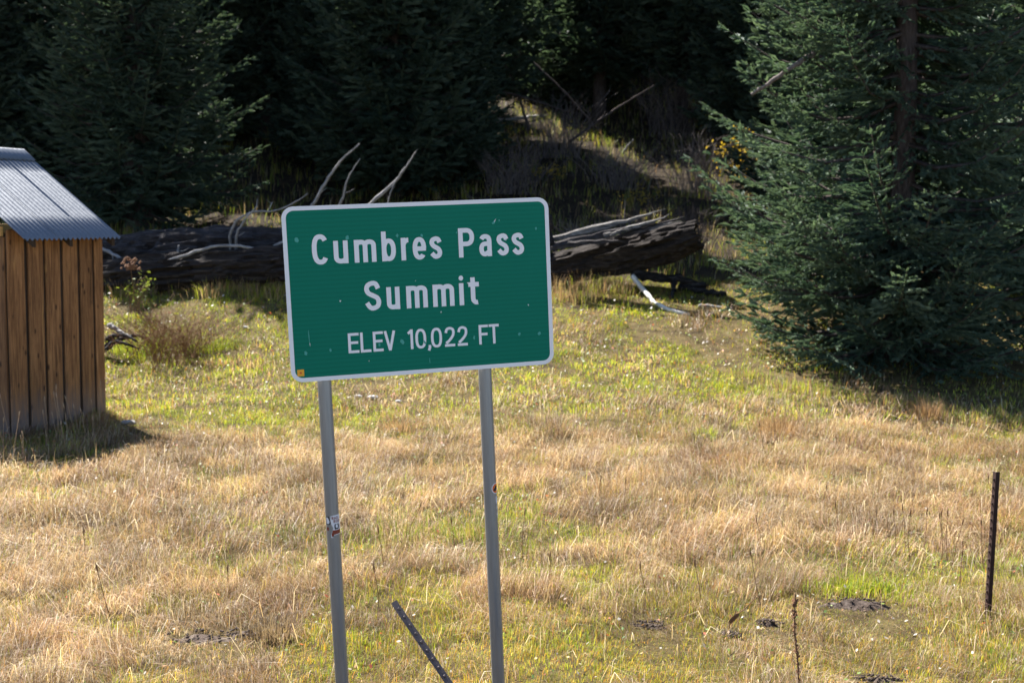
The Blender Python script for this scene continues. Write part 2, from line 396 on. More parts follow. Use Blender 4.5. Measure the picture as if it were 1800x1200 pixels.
for (n, y0, y1, hs, ws) in ((125000, 5.7, 8.2, 1.0, .0024), (240000, 8.2, 14.2, 1.0, .0034), (165000, 14.2, 22.5, 1.0, .0066)):
    x, y, j = scatter(n, y0, y1, .495, True); km = keep_mask(x, y); x, y, j = x[km], y[km], j[km]; n = len(x)
    D = zone(x, y); c0, c1, c2, c3 = cell(x, y, .34 if y0 < 14 else .55, 5); D = np.clip(D + (c0 - .5) * .62, 0, 1); tuft = rng.random(n // 20 + 5)[j % (n // 20 + 5)]
    isdry = rng.random(n) < np.clip(D * 1.05 + (tuft - .5) * .35, .06, .97)
    gold = rng.random(n) < .07 + .22 * np.clip((7.6 - y) / .8, 0, 1)
    pal = np.where(isdry[:, None], DRY[rng.integers(0, len(DRY), n)], GRN[rng.integers(0, len(GRN), n)])
    pal = np.where(((y > 13.5) & ~isdry)[:, None], pal * np.array([[1.12, 1.12, .85]]), pal)
    pal = np.where(((y < 8.2) & ~isdry)[:, None], pal * np.array([[1.16, 1.05, .95]]), pal)
    pal = np.where((gold & ~isdry)[:, None], GOLD[rng.integers(0, 3, n)], pal)
    patchy = fbm(x, y, .9, 71)
    pal = pal * rng.uniform(.65, 1.2, n)[:, None] * (.75 + .45 * tuft)[:, None] * (.72 + .56 * patchy)[:, None] * (.72 + .5 * c1)[:, None]
    red = np.clip((fbm(x, y, 1.1, 83) - .5) * 3, 0, 1)[:, None]; pal = np.where(isdry[:, None], pal * (1 - red * np.array([[.05, .15, .22]])), pal)
    hgt = (.05 + .165 * np.clip(D - .25, 0, 1) ** 1.1) * rng.uniform(.45, 1.35, n) * (.7 + .75 * tuft) * (.6 + .8 * c2) * hs
    hgt = np.where(isdry, hgt, hgt * .72 + .025 + .03 * (y > 13.5) * c2) * low_near_soil(x, y)
    bend = np.where(isdry, rng.gamma(3.0, .40, n), rng.gamma(2.2, .24, n)); bend = np.clip(bend, .03, 2.0)
    az = np.where(rng.random(n) < .7, (c3 - .5) * 5 + .35 + rng.normal(0, .6, n), rng.uniform(0, 6.283, n))
    P = np.stack([x, y, gz(x, y) - .01], -1)
    add_grass(*blades(P, hgt, ws * rng.uniform(.6, 1.5, n), az, bend, pal))
# longer stray straws lying over the mat
n = 3200; x, y, _ = scatter(n, 5.8, 17, .47, False); km = keep_mask(x, y); x, y = x[km], y[km]; n = len(x); D = zone(x, y)
add_grass(*blades(np.stack([x, y, gz(x, y)], -1), rng.uniform(.14, .34, n) * (.55 + .55 * D), .0034 * (1 + y / 20), rng.uniform(0, 6.28, n), rng.uniform(.1, 1.7, n),
                  DRY[rng.choice([0, 2, 5], n)] * rng.uniform(.95, 1.3, n)[:, None]))
# bunch-grass tufts
def tuft(px, py, nb, hh, spread, pal, sc_=1.0):
    c = on_ground(px, py); x = c[0] + rng.normal(0, spread, nb); y = c[1] + rng.normal(0, spread, nb)
    col = pal[rng.integers(0, len(pal), nb)] * rng.uniform(.75, 1.2, nb)[:, None]
    add_grass(*blades(np.stack([x, y, gz(x, y) - .01], -1), hh * rng.uniform(.5, 1.1, nb), np.full(nb, .006 * sc_), np.arctan2(y - c[1], x - c[0]) + rng.normal(0, .5, nb), rng.gamma(2, .22, nb), col))
REDB = np.array([[.34, .21, .11], [.28, .175, .10], [.40, .27, .15]])
tuft(1630, 738, 320, .34, .09, REDB); tuft(1372, 768, 380, .38, .13, REDB); tuft(700, 760, 260, .24, .14, REDB); tuft(485, 1122, 420, .17, .08, np.array([[.26, .19, .12], [.21, .15, .10], [.34, .26, .17]]))
tuft(1240, 770, 200, .2, .07, GRN * 1.3); tuft(700, 950, 400, .22, .20, np.vstack([GRN * .75, DRY[:3]])); tuft(840, 950, 350, .22, .20, np.vstack([GRN * .75, DRY[:3]]))
for px, py in ((1420, 1035), (1460, 1040), (1500, 1038), (1545, 1042), (1590, 1052), (1640, 1062), (1480, 1030), (1560, 1035)): tuft(px, py, 120, .14, .09, np.vstack([GRN * .95, GRN[:3], DRY[:2]]))
for px, py in ((600, 1175), (640, 1130), (1000, 1130), (920, 1110), (760, 1120), (1780, 1150), (1760, 1180)): tuft(px, py, 110, .09, .10, GRN)
for px, py in ((240, 790), (60, 830), (150, 800), (210, 770), (30, 800), (255, 775), (100, 815)): tuft(px, py, 80, .10, .09, np.vstack([GRN, DRY[:2]]))
for px in range(195, 500, 16): tuft(px + rng.uniform(-6, 6), 512 + rng.uniform(-6, 16), 60, .38, .12, np.vstack([DRY[:5], GRN[:2]]), 1.3)
for px in range(975, 1110, 9): tuft(px + rng.uniform(-6, 6), 522 + rng.uniform(-14, 14), 60, .42, .12, np.vstack([REDB, DRY[:3], GRN[:2]]), 1.3)
for px in range(210, 400, 20): tuft(px, 618 + rng.uniform(-6, 12), 120, .26, .14, GRN * .85, 1.3)
for px in range(1300, 1800, 22): tuft(px + rng.uniform(-8, 8), 668 + (px - 1300) * .16 + rng.uniform(-8, 14), 70, .24, .10, np.vstack([REDB, DRY[:3], GRN]), 1.2)
# fallen leaves and pale chips lying in the grass
n = 9000; x, y, _ = scatter(n, 5.8, 21, .47, False); z = gz(x, y) + rng.uniform(.01, .09, n)
LP = np.array([[.55, .50, .42], [.40, .22, .10], [.50, .14, .07], [.62, .58, .52], [.30, .20, .14], [.55, .36, .10], [.45, .40, .36], [.20, .30, .06], [.26, .34, .08], [.16, .26, .07]])
col = LP[rng.integers(0, len(LP), n)] * rng.uniform(.7, 1.1, n)[:, None]
s = rng.uniform(.006, .016, n) * (.7 + y / 18); a = rng.uniform(0, 6.28, n); tl = rng.uniform(-.8, .8, n)
u1 = np.stack([np.cos(a), np.sin(a), tl], -1) * s[:, None]; u2 = np.stack([-np.sin(a), np.cos(a), rng.uniform(-.8, .8, n)], -1) * (s * .6)[:, None]
P = np.stack([x, y, z], -1); V = np.stack([P - u1, P - u2, P + u1, P + u2], 1).reshape(-1, 3); b = (np.arange(n) * 4)[:, None]
add_grass(V, np.concatenate([b + np.array([[0, 1, 2]]), b + np.array([[0, 2, 3]])], 1).reshape(-1, 3), np.repeat(col, 4, 0))
o = link('meadow_grass', tri_mesh('meadow_grass', np.vstack(GV), np.vstack(GT), np.vstack(GC)), M['grass'])
tag(o, 'tan and yellow-green autumn grass covering the meadow', 'grass', kind='stuff')
# grass on the shaded hillside behind the logs
GV, GT, GC = [], [], []; gn = 0
n = 42000; x, y, _ = scatter(n, 22.3, 47, .5, True); n = len(x); D = rng.random(n)
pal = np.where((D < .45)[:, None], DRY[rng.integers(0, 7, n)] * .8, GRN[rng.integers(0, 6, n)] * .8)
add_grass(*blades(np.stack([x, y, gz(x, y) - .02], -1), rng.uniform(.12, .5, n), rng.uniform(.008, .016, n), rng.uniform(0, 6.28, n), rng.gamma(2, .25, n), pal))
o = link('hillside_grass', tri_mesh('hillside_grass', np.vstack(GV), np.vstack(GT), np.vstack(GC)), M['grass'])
tag(o, 'sparse grass on the shaded hillside behind the fallen logs', 'grass', kind='stuff')

# ------------------------------------------------------------------ spruce trees
def spruce(seed, H, Rm, zb, trunk_r, whorl=.22, per=6, brush=.13, needle=.028, nw=.0045, K=11, detail_top=99., gap=None, shape=.85, sub=.6, droop=.22, side_ds=.10, core=.5, shade=1.0, back=False):
    rs = np.random.default_rng(seed)
    pos, dirs, lens, tint = [], [], [], []
    wood = MB()
    zt = np.linspace(0, H, 22); sway = np.cumsum(rs.normal(0, .012, (22, 2)), 0)
    tp = np.stack([sway[:, 0], sway[:, 1], zt - .25], -1)
    wood.tube(tp, trunk_r * np.maximum(.03, (1 - zt / H)) ** .8 * np.where(zt < .5, 1.25 - .5 * zt, 1), 12, fn=lambda t, a: 1 + .06 * math.sin(a * 3 + t * 9) + .05 * math.sin(a * 7 + t * 31))
    z = zb
    while z < H - .15:
        fr = z / H; prof = Rm * max(.05, (1 - fr)) ** shape
        if z < zb + .9: prof *= .72 + .28 * (z - zb) / .9
        nb = max(3, int(round(per * (.6 + .4 * prof / Rm))))
        a0 = rs.uniform(0, 6.28)
        for b in range(nb):
            az = a0 + 6.283 * b / nb + rs.normal(0, .25)
            if gap is not None:
                ga, gw, gz0, gz1, gp = gap
                dd = (az - ga + math.pi) % (2 * math.pi) - math.pi
                if abs(dd) < gw and gz0 < z < gz1 and rs.random() < gp: continue
            cs = 2.5 if z > detail_top else (1.9 if back and math.sin(az) > .45 else 1.0)   # coarser where it cannot be seen closely
            L = prof * rs.uniform(.72, 1.12); bt = rs.uniform(.75, 1.25)
            if L < .12: continue
            zz = z + rs.uniform(-.3, .3) * whorl
            el = .28 * fr * 2 - droop + rs.normal(0, .08); curl = rs.uniform(.12, .34)
            t = np.linspace(0, 1, 9); hd = np.array([math.cos(az), math.sin(az)])
            side = np.array([-hd[1], hd[0]]); wob = rs.normal(0, .04) * L
            B = np.zeros((9, 3)); B[:, :2] = np.outer(L * t, hd) + np.outer(wob * np.sin(t * 3), side)
            B[:, 2] = zz + L * (el * t - .12 * np.sin(t * math.pi) + curl * t ** 2.2)
            i0 = int(np.clip(zz / H * 21, 0, 21)); B[:, :2] += sway[i0]
            wood.tube(B[::2], np.linspace(.012 + .012 * L, .003, 5), 4, cap=False)
            s = .05 * L + rs.uniform(0, .08)
            while s < L:
                tt = s / L; k = min(7, int(tt * 8)); fr_ = tt * 8 - k
                p = B[k] * (1 - fr_) + B[k + 1] * fr_; tg = B[k + 1] - B[k]; tg = tg / np.linalg.norm(tg)
                for sg in (-1, 1):
                    if rs.random() < .1: continue
                    tl = min(.8, (.16 + .44 * (L - s)) * rs.uniform(.55, 1.15))
                    if tt < .3: tl *= .8
                    an = sg * rs.uniform(.65, 1.1)
                    d = np.array([tg[0] * math.cos(an) - tg[1] * math.sin(an), tg[0] * math.sin(an) + tg[1] * math.cos(an), tg[2] * .6 + rs.uniform(-.42, .12)])
                    d /= np.linalg.norm(d); bl = brush * cs; q = 0.0; tn = rs.uniform(.75, 1.2) * bt
                    while q < tl:
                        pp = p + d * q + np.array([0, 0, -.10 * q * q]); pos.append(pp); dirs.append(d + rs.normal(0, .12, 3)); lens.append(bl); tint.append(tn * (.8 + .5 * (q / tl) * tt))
                        if rs.random() < sub and q > .08:
                            d2 = d + tg * .5 + np.array([rs.normal(0, .6), rs.normal(0, .6), rs.normal(-.15, .35)])
                            pos.append(pp); dirs.append(d2); lens.append(bl * rs.uniform(.7, 1.2)); tint.append(tn)
                        q += bl * .85
                s += side_ds * cs * rs.uniform(.8, 1.25)
                if tt > .25:
                    pos.append(p); dirs.append(tg.copy()); lens.append(brush * cs); tint.append(1.1)
        z += whorl * rs.uniform(.75, 1.25) * (1.0 if z < detail_top else 1.5)
    P = np.array(pos); Dv = np.array(dirs); Dv /= np.linalg.norm(Dv, axis=1)[:, None]; Ln = np.array(lens); Tn = np.array(tint)
    n = len(P)
    ref = np.where(np.abs(Dv[:, 2:3]) < .9, np.array([[0, 0, 1.0]]), np.array([[1.0, 0, 0]]))
    A = np.cross(Dv, ref); A /= np.linalg.norm(A, axis=1)[:, None]; Bv = np.cross(A, Dv)
    ph = rs.uniform(0, 6.283, (n, K)); uu = (np.arange(K)[None] + rs.random((n, K))) / K
    sc_ = (Ln / brush)[:, None, None]
    rad = np.cos(ph)[..., None] * A[:, None] + np.sin(ph)[..., None] * Bv[:, None]
    nd = Dv[:, None] * .8 + rad * .8; nd /= np.linalg.norm(nd, axis=-1)[..., None]
    base = P[:, None] + Dv[:, None] * (uu * Ln[:, None])[..., None]
    tip = base + nd * needle * sc_ * rs.uniform(.7, 1.25, (n, K))[..., None]
    sd = np.cross(nd, rad + rs.normal(0, .4, (n, K, 3))); sd /= np.linalg.norm(sd, axis=-1)[..., None] + 1e-9
    sd = sd * nw * sc_ * .5
    V = np.stack([base - sd, base + sd, tip], 2).reshape(-1, 3)
    T = np.arange(n * K * 3).reshape(-1, 3)
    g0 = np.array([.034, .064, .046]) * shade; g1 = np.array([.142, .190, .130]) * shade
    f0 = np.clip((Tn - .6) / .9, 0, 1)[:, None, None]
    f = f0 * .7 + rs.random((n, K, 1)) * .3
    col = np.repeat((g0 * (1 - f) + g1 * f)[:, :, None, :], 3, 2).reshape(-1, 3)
    # the close-set inner needles: two crossed pointed slips along the twig
    a_ = rs.uniform(0, 6.283, n); CV = []
    for q in (0, math.pi / 2):
        sdir = np.cos(a_ + q)[:, None] * A + np.sin(a_ + q)[:, None] * Bv
        hw = (needle * core * Ln / brush * rs.uniform(.8, 1.2, n))[:, None]
        CV.append(np.stack([P, P + Dv * (Ln * .6)[:, None] + sdir * hw, P + Dv * (Ln * 1.06)[:, None], P + Dv * (Ln * .6)[:, None] - sdir * hw], 1))
    CV = np.stack(CV, 1).reshape(-1, 3); b_ = (np.arange(n * 2) * 4 + len(V))[:, None]
    CT = np.concatenate([b_ + np.array([[0, 1, 2]]), b_ + np.array([[0, 2, 3]])], 1).reshape(-1, 3)
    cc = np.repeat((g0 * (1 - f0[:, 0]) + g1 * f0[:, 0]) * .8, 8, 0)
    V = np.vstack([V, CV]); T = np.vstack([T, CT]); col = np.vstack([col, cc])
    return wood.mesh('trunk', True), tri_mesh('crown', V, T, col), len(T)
def put_tree(meshes, px, depth, label, scale=1.0, rot=0.0, lean=(0, 0), group='spruces at the edge of the wood', dy=0):
    c = spot(px, 380, depth); z = g(c[0], c[1])
    e = empty('spruce_tree', (c[0], c[1], z)); e.rotation_euler = (lean[0], lean[1], rot); e.scale = (scale,) * 3
    tag(e, label, 'tree', group)
    for nm, me, mt in (('trunk', meshes[0], M['bark']), ('crown', meshes[1], M['needles'])):
        o = bpy.data.objects.new(nm, me); C.objects.link(o); o.parent = e
        if not me.materials: me.materials.append(mt)
    return e
near = spruce(5, 19.0, 3.5, .35, .20, whorl=.30, per=11, brush=.115, needle=.038, nw=.0095, K=5, detail_top=7.0, gap=(-1.72, .46, 2.5, 9, .95), shape=.9, sub=.9, side_ds=.125, core=.52, shade=1.35, back=True, droop=.10)
left = spruce(23, 13.5, 3.2, .75, .34, whorl=.22, per=7, brush=.22, needle=.060, nw=.014, K=6, detail_top=7.5, shape=.8, sub=.55, side_ds=.17, core=.5, shade=.85)
far_a = spruce(31, 15.5, 3.0, .6, .25, whorl=.22, per=8, brush=.26, needle=.085, nw=.022, K=4, detail_top=9, shape=.85, sub=.5, side_ds=.19, core=.55, shade=.85)
far_b = spruce(47, 15.0, 2.7, 1.7, .22, whorl=.24, per=8, brush=.26, needle=.085, nw=.022, K=4, detail_top=10, shape=.8, sub=.5, side_ds=.19, core=.55, shade=.85)
print('NEEDLES', near[2], left[2], far_a[2], far_b[2])
put_tree(near, 1590, 18.0, 'large blue-green spruce with a bare trunk showing, right of the sign', lean=(0, R(-1.4)))
put_tree(left, 245, 27.0, 'broad dark spruce behind the shed and the left end of the log')
first = put_tree(far_a, 690, 32.0, 'dark spruce directly behind the top of the sign', 1.05, 1.2)
put_tree(far_a, 1905, 21.5, 'dense spruce cut off by the right edge, beside the big spruce', 1.1, 2.6)
put_tree(left, 20, 33.0, 'spruce above the shed ridge at the left edge', 1.05, 2.1)
put_tree(far_a, -70, 29.5, 'spruce cut off by the left edge above the shed roof', .9, 1.7)
put_tree(far_a, 800, 34.0, 'young spruce pressed against the right side of the middle spruce', .62, 3.9)
put_tree(far_a, 560, 35.5, 'young spruce pressed against the left side of the middle spruce', .6, .5)
put_tree(far_b, 470, 38.0, 'spruce in the gap between the left spruce and the middle spruce', 1.1, .4)
put_tree(far_b, 825, 38.0, 'thin spruce just right of the middle spruce', 1.15, 3.3)
put_tree(far_b, 1050, 42.0, 'high-crowned spruce above the sunlit grass patch', 1.2, 5.0)
put_tree(far_b, 1190, 41.0, 'high-crowned spruce left of the big right-hand spruce', 1.1, 1.9)
put_tree(far_a, 1455, 29.0, 'spruce seen through the left branches of the big right-hand spruce', .95, 4.1)
put_tree(far_a, 1330, 38.0, 'spruce behind the upper left branches of the big right-hand spruce', 1.0, 2.2)
put_tree(far_a, 1730, 31.0, 'spruce behind the bare trunk on the right', 1.0, 5.3)
put_tree(far_a, 330, 37.0, 'spruce rising behind the broad dark spruce', 1.1, 4.6)
put_tree(far_a, 130, 42.0, 'spruce top far behind the shed', 1.15, .9)
put_tree(far_a, 1000, 43.5, 'low-branched spruce between the two high-crowned spruces', .8, 2.0)
put_tree(far_a, 980, 47.0, 'spruce high on the slope behind the two high-crowned spruces', 1.2, 5.9)
put_tree(far_a, 1120, 49.0, 'spruce at the top edge between the two high-crowned spruces', 1.25, .2)
# the wood goes on up the slope as one mass
wr = np.random.default_rng(77); WP = []
while len(WP) < 130:
    x, y = wr.uniform(-48, 48), wr.uniform(41, 82)
    if y < 52 and abs(x) < 3 + .1 * y and wr.random() < .3: continue
    tt_ = np.clip(((x - 4) * -13 + (y - 34) * 16) / 425, 0, 1)
    if math.hypot(x - (4 - 13 * tt_), y - (34 + 16 * tt_)) < 2.0: continue  # strip left treeless so sun passes through to the slope
    if all((x - p[0]) ** 2 + (y - p[1]) ** 2 > 7.5 for p in WP): WP.append((x, y, g(x, y)))
me = bpy.data.meshes.new('distant_wood'); me.from_pydata(WP, [], []); wood_o = link('distant_wood', me)
tag(wood_o, 'dark spruce wood filling the hillside behind the nearer trees', 'wood', kind='stuff')
gt = bpy.data.node_groups.new('distant_wood', 'GeometryNodeTree')
gt.interface.new_socket('Geometry', in_out='INPUT', socket_type='NodeSocketGeometry'); gt.interface.new_socket('Geometry', in_out='OUTPUT', socket_type='NodeSocketGeometry')
gi = gt.nodes.new('NodeGroupInput'); go = gt.nodes.new('NodeGroupOutput'); jn = gt.nodes.new('GeometryNodeJoinGeometry')
rv = gt.nodes.new('FunctionNodeRandomValue'); rv.data_type = 'FLOAT_VECTOR'; rv.inputs[0].default_value = (0, 0, 0); rv.inputs[1].default_value = (0, 0, 6.28)
rsc = gt.nodes.new('FunctionNodeRandomValue'); rsc.data_type = 'FLOAT'; rsc.inputs[2].default_value = .9; rsc.inputs[3].default_value = 1.45
for ch in first.children:
    oi_ = gt.nodes.new('GeometryNodeObjectInfo'); oi_.inputs[0].default_value = ch; oi_.transform_space = 'ORIGINAL'; oi_.inputs['As Instance'].default_value = True
    ip = gt.nodes.new('GeometryNodeInstanceOnPoints')
    gt.links.new(gi.outputs[0], ip.inputs['Points']); gt.links.new(oi_.outputs['Geometry'], ip.inputs['Instance'])
    gt.links.new(rv.outputs['Value'], ip.inputs['Rotation']); gt.links.new(rsc.outputs[1], ip.inputs['Scale']); gt.links.new(ip.outputs[0], jn.inputs[0])
gt.links.new(jn.outputs[0], go.inputs[0]); wood_o.modifiers.new('wood', 'NODES').node_group = gt

# ------------------------------------------------------------------ bare shrubs, dead brush and leafy bushes
def shrub(name, px, py, depth, hgt, wid, stems, mat, label, cat='shrub', group=None, leaves=None, seed=0, rad=.006, fork=3):
    rs = random.Random(seed)
    c = on_ground(px, py) if depth is None else spot(px, py, depth)
    z = g(c[0], c[1]); e = empty(name, (c[0], c[1], z)); tag(e, label, cat, group)
    w_ = MB(); tips = []
    for _ in range(stems):
        a = rs.uniform(0, 6.28); bx, by = rs.gauss(0, wid * .16), rs.gauss(0, wid * .16); sp = rs.uniform(.1, .5) * wid; h = hgt * rs.uniform(.55, 1.0)
        P = [np.array([bx, by, -.05]), np.array([bx + sp * .35 * math.cos(a), by + sp * .35 * math.sin(a), h * .5]), np.array([bx + sp * math.cos(a) + rs.gauss(0, .04), by + sp * math.sin(a) + rs.gauss(0, .04), h])]
        Q = curve_pts(P, 6); w_.tube(Q, np.linspace(rad, rad * .35, len(Q)), 4, cap=False); tips.append(Q[-1])
        for _ in range(fork):
            i = rs.randrange(2, len(Q)); L = h * rs.uniform(.15, .38); d = np.array([rs.gauss(math.cos(a) * .5, .6), rs.gauss(math.sin(a) * .5, .6), rs.uniform(.2, 1)]); d /= np.linalg.norm(d)
            w_.tube([Q[i], Q[i] + d * L * .5 + np.array([rs.gauss(0, .02), rs.gauss(0, .02), 0]), Q[i] + d * L], np.linspace(rad * .55, rad * .25, 3), 3, cap=False); tips.append(Q[i] + d * L); tips.append(Q[i] + d * L * .5)
    w_.build('stems', mat, e)
    if leaves:
        lm, nl, ls = leaves; V = []; T = []
        for k in range(nl):
            p = np.array(rs.choice(tips)) + np.array([rs.gauss(0, .05), rs.gauss(0, .05), rs.gauss(0, .05)]); u1 = np.array([rs.gauss(0, 1), rs.gauss(0, 1), rs.gauss(0, .6)]); u1 /= np.linalg.norm(u1)
            u2 = np.cross(u1, [rs.gauss(0, 1), rs.gauss(0, 1), rs.gauss(0, 1)]); u2 /= np.linalg.norm(u2); s = ls * rs.uniform(.6, 1.3); b = len(V)
            V += [p, p + u1 * s * .5 + u2 * s * .28, p + u1 * s, p + u1 * s * .5 - u2 * s * .28]; T += [(b, b + 1, b + 2), (b, b + 2, b + 3)]
        link('foliage', tri_mesh('foliage', np.array(V), np.array(T)), lm, e)
    return e
shrub('bare_shrub', 305, 628, None, .78, 2.1, 260, M['stalk'], 'dry brown twiggy bush in the grass right of the shed', seed=2, rad=.005, leaves=(M['leaf_green'], 380, .03))
shrub('leafy_bush', 565, 200, 37, 1.1, 1.6, 26, M['twig_dark'], 'yellow-orange leafy bush lit by sun behind the middle spruce', leaves=(M['leaf_yellow'], 420, .10), seed=3, group='autumn bushes on the hillside')
shrub('leafy_bush', 1300, 140, 33, 1.5, 1.3, 26, M['twig_dark'], 'brown-orange leafy bush left of the big right-hand spruce', leaves=(M['leaf_yellow'], 420, .09), seed=4, group='autumn bushes on the hillside')
shrub('leafy_bush', 505, 345, 25.5, .5, .8, 16, M['twig_dark'], 'small yellow-green bush above the left top corner of the sign', leaves=(M['leaf_green'], 240, .07), seed=5, group='autumn bushes on the hillside')
shrub('leafy_bush', 320, 410, 25, .3, .9, 16, M['twig_dark'], 'low yellow-green plant beside the foot of the broad left spruce', leaves=(M['leaf_green'], 240, .07), seed=6, group='autumn bushes on the hillside')
shrub('leafy_bush', 960, 240, 33, .5, 1.4, 20, M['twig_dark'], 'scattered yellow leaves under the pale fallen pole', leaves=(M['leaf_yellow'], 200, .07), seed=8, group='autumn bushes on the hillside')
shrub('leafy_bush', 1120, 300, 31, .5, 1.0, 20, M['twig_dark'], 'low yellow bush added to stand for sunlit grass above the broken log', leaves=(M['leaf_yellow'], 240, .06), seed=9, group='autumn bushes on the hillside')  # added bush: yellow leaves put the grass patch's sunlight into colour
for k, (px, d, hh, wd, lab) in enumerate(((900, 32, 1.4, 2.2, 'grey dead brush right of the middle spruce'), (985, 36, 1.9, 2.6, 'tangle of dead brush above the top right corner of the sign'),
        (1085, 33, 1.3, 2.4, 'purple-grey dead brush behind the sunlit grass'), (1170, 40, 2.2, 2.6, 'tall purple-grey brush at the foot of the high-crowned spruce'),
        (1225, 33, 1.8, 2.0, 'bare brush just left of the big right-hand spruce'), (1130, 25.5, 1.0, 1.6, 'dark stems standing behind the broken log'), (1215, 25, 1.1, 1.2, 'dark stems between the broken log and the big spruce'),
        (860, 28, .8, 1.8, 'low dry weeds behind the right half of the sign'), (1040, 24.5, .7, 1.6, 'dry weeds behind the left end of the broken log'))):
    c = spot(px, 380, d)
    shrub('dead_brush', px, 380, d, hh, wd, 90, M['twig_dark'] if k in (5, 6) else M['twig'], lab, 'brush', 'dead brush on the hillside', seed=20 + k, rad=.010)
# tall leafy weed with a brown seed head at the log
e = shrub('tall_weed', 240, 548, None, .55, .5, 14, M['stalk'], 'yellow-green weed with a brown seed head in front of the left log', 'plant', leaves=(M['leaf_green'], 80, .07), seed=12)
w_ = MB(); rs = random.Random(4)
for k in range(60):
    p = np.array([rs.gauss(-.10, .07), rs.gauss(0, .05), .80 + rs.uniform(-.08, .12)]); w_.tube([p, p + np.array([.02, 0, .03])], [.02, .012], 4)
w_.build('seed_head', M['seed'], e)['kind'] = 'stuff'
MB().tube([(0, 0, 0), (-.05, 0, .4), (-.10, 0, .85)], [.008, .006, .004], 5).build('stem', M['stalk'], e)

# ------------------------------------------------------------------ fallen logs and dead wood
def rough_fn(seed, amp, fl=9):
    rs = random.Random(seed); ph = [rs.uniform(0, 6.28) for _ in range(8)]; k = [rs.randint(2, fl) for _ in range(8)]; kt = [rs.uniform(-7, 7) for _ in range(8)]
    return lambda t, a: 1 + amp * sum(math.sin(k[i] * a + kt[i] * t + ph[i]) / (1 + .25 * k[i]) for i in range(8)) * .4 + amp * .5 * math.sin(37 * t + ph[0] + a)
def log_part(name, P, rad, mat, parent, seed, amp=.16, n=110, sides=44):
    """weathered trunk: long ridges, drying cracks, lumps and ragged ends"""
    Q = curve_pts(P, n); n = len(Q); r_ = np.interp(np.linspace(0, 1, n), np.linspace(0, 1, len(rad)), rad)
    LN = np.concatenate([[0], np.cumsum(np.linalg.norm(np.diff(Q, axis=0), axis=1))])
    T_ = np.gradient(Q, axis=0); T_ /= np.linalg.norm(T_, axis=1)[:, None]
    A_ = np.cross(T_, [0, 0, 1.0]); A_ /= np.linalg.norm(A_, axis=1)[:, None]; B_ = np.cross(A_, T_)
    an = np.linspace(0, 2 * math.pi, sides, endpoint=False)
    LL, AA = np.meshgrid(LN, an, indexing='ij'); cx, cy = np.cos(AA) * 1.2, np.sin(AA) * 1.2
    def nz(sl, sa, sd): return fbm(LL / sl + cx / sa * 3.1, cy / sa * 3 - cx / sa, 1.0, seed * 7 + sd, 3)
    k = 1 + amp * (.5 * (nz(2.2, 2.2, 1) - .5) + 1.0 * (nz(1.6, .55, 2) - .5) + .7 * (nz(.35, .35, 3) - .5))
    crack = np.abs(nz(1.3, .42, 4) - .5); k -= amp * .75 * np.clip(1 - crack / .035, 0, 1)
    k -= amp * .8 * np.clip((nz(.7, .8, 5) - .62) / .1, 0, 1)              # slabs fallen away
    X = Q[:, None] + (r_[:, None] * k)[..., None] * (np.cos(AA)[..., None] * A_[:, None] + np.sin(AA)[..., None] * B_[:, None])
    for e_ in (0, n - 1): X[e_] += T_[e_] * ((fbm(cx[e_] * 2, cy[e_] * 2, .5, seed) - .5) * .35)[:, None]
    V = X.reshape(-1, 3); Fc = [(i * sides + q, i * sides + (q + 1) % sides, (i + 1) * sides + (q + 1) % sides, (i + 1) * sides + q) for i in range(n - 1) for q in range(sides)]
    V = np.vstack([V, Q[0] + T_[0] * .1, Q[-1] - T_[-1] * .1]); e0, e1 = len(V) - 2, len(V) - 1
    Fc += [(e0, (q + 1) % sides, q) for q in range(sides)] + [(e1, (n - 1) * sides + q, (n - 1) * sides + (q + 1) % sides) for q in range(sides)]
    return MB().add(V, Fc).build(name, mat, parent, False)
def branch(P, r0, r1, mat, parent, name='branch', n=16, twigs=0, seed=0, thin=1.0):
    Q = curve_pts(P, n); rs = random.Random(seed * 13 + 1); rr = np.linspace(r0, r1, len(Q)) * thin; m_ = len(Q)
    for i in range(1, m_ - 1): Q[i] += np.array([rs.gauss(0, .22), rs.gauss(0, .22), rs.gauss(0, .2)]) * rr[i]
    rr = rr * np.array([rs.uniform(.85, 1.18) for _ in rr])
    mb = MB().tube(Q, rr, 7, fn=rough_fn(seed, .18, 4))
    for _ in range(twigs):
        i = rs.randrange(m_ // 4, m_ - 1); d = Q[min(m_ - 1, i + 1)] - Q[i - 1]; d /= np.linalg.norm(d); d = d * .7 + np.array([rs.gauss(0, .7), rs.gauss(0, .4), rs.gauss(.1, .6)]); d /= np.linalg.norm(d); L = rs.uniform(.08, .3)
        mb.tube([Q[i], Q[i] + d * L * .5 + np.array([rs.gauss(0, .02), 0, rs.gauss(0, .02)]), Q[i] + d * L], [rr[i] * .5, rr[i] * .32, rr[i] * .15], 5)
    return mb.build(name, mat, parent, True)
S = lambda pts: [spot(*p) for p in pts]
def GS(pts, lift): return [on_ground(*p) + np.array([0, 0, lift * (1 + (p[0] % 7) * .12)]) for p in pts]
ft = empty('fallen_tree', tuple(spot(340, 470, 21.6))); tag(ft, 'long dark fallen trunk with bare grey branches, behind the front log and the sign', 'log', 'fallen logs at the edge of the wood')
inv = Matrix.Translation(-Vector(spot(340, 470, 21.6)))
def parented(o, e): o.parent = e; o.matrix_parent_inverse = e.matrix_world.inverted(); return o
bpy.context.view_layer.update()
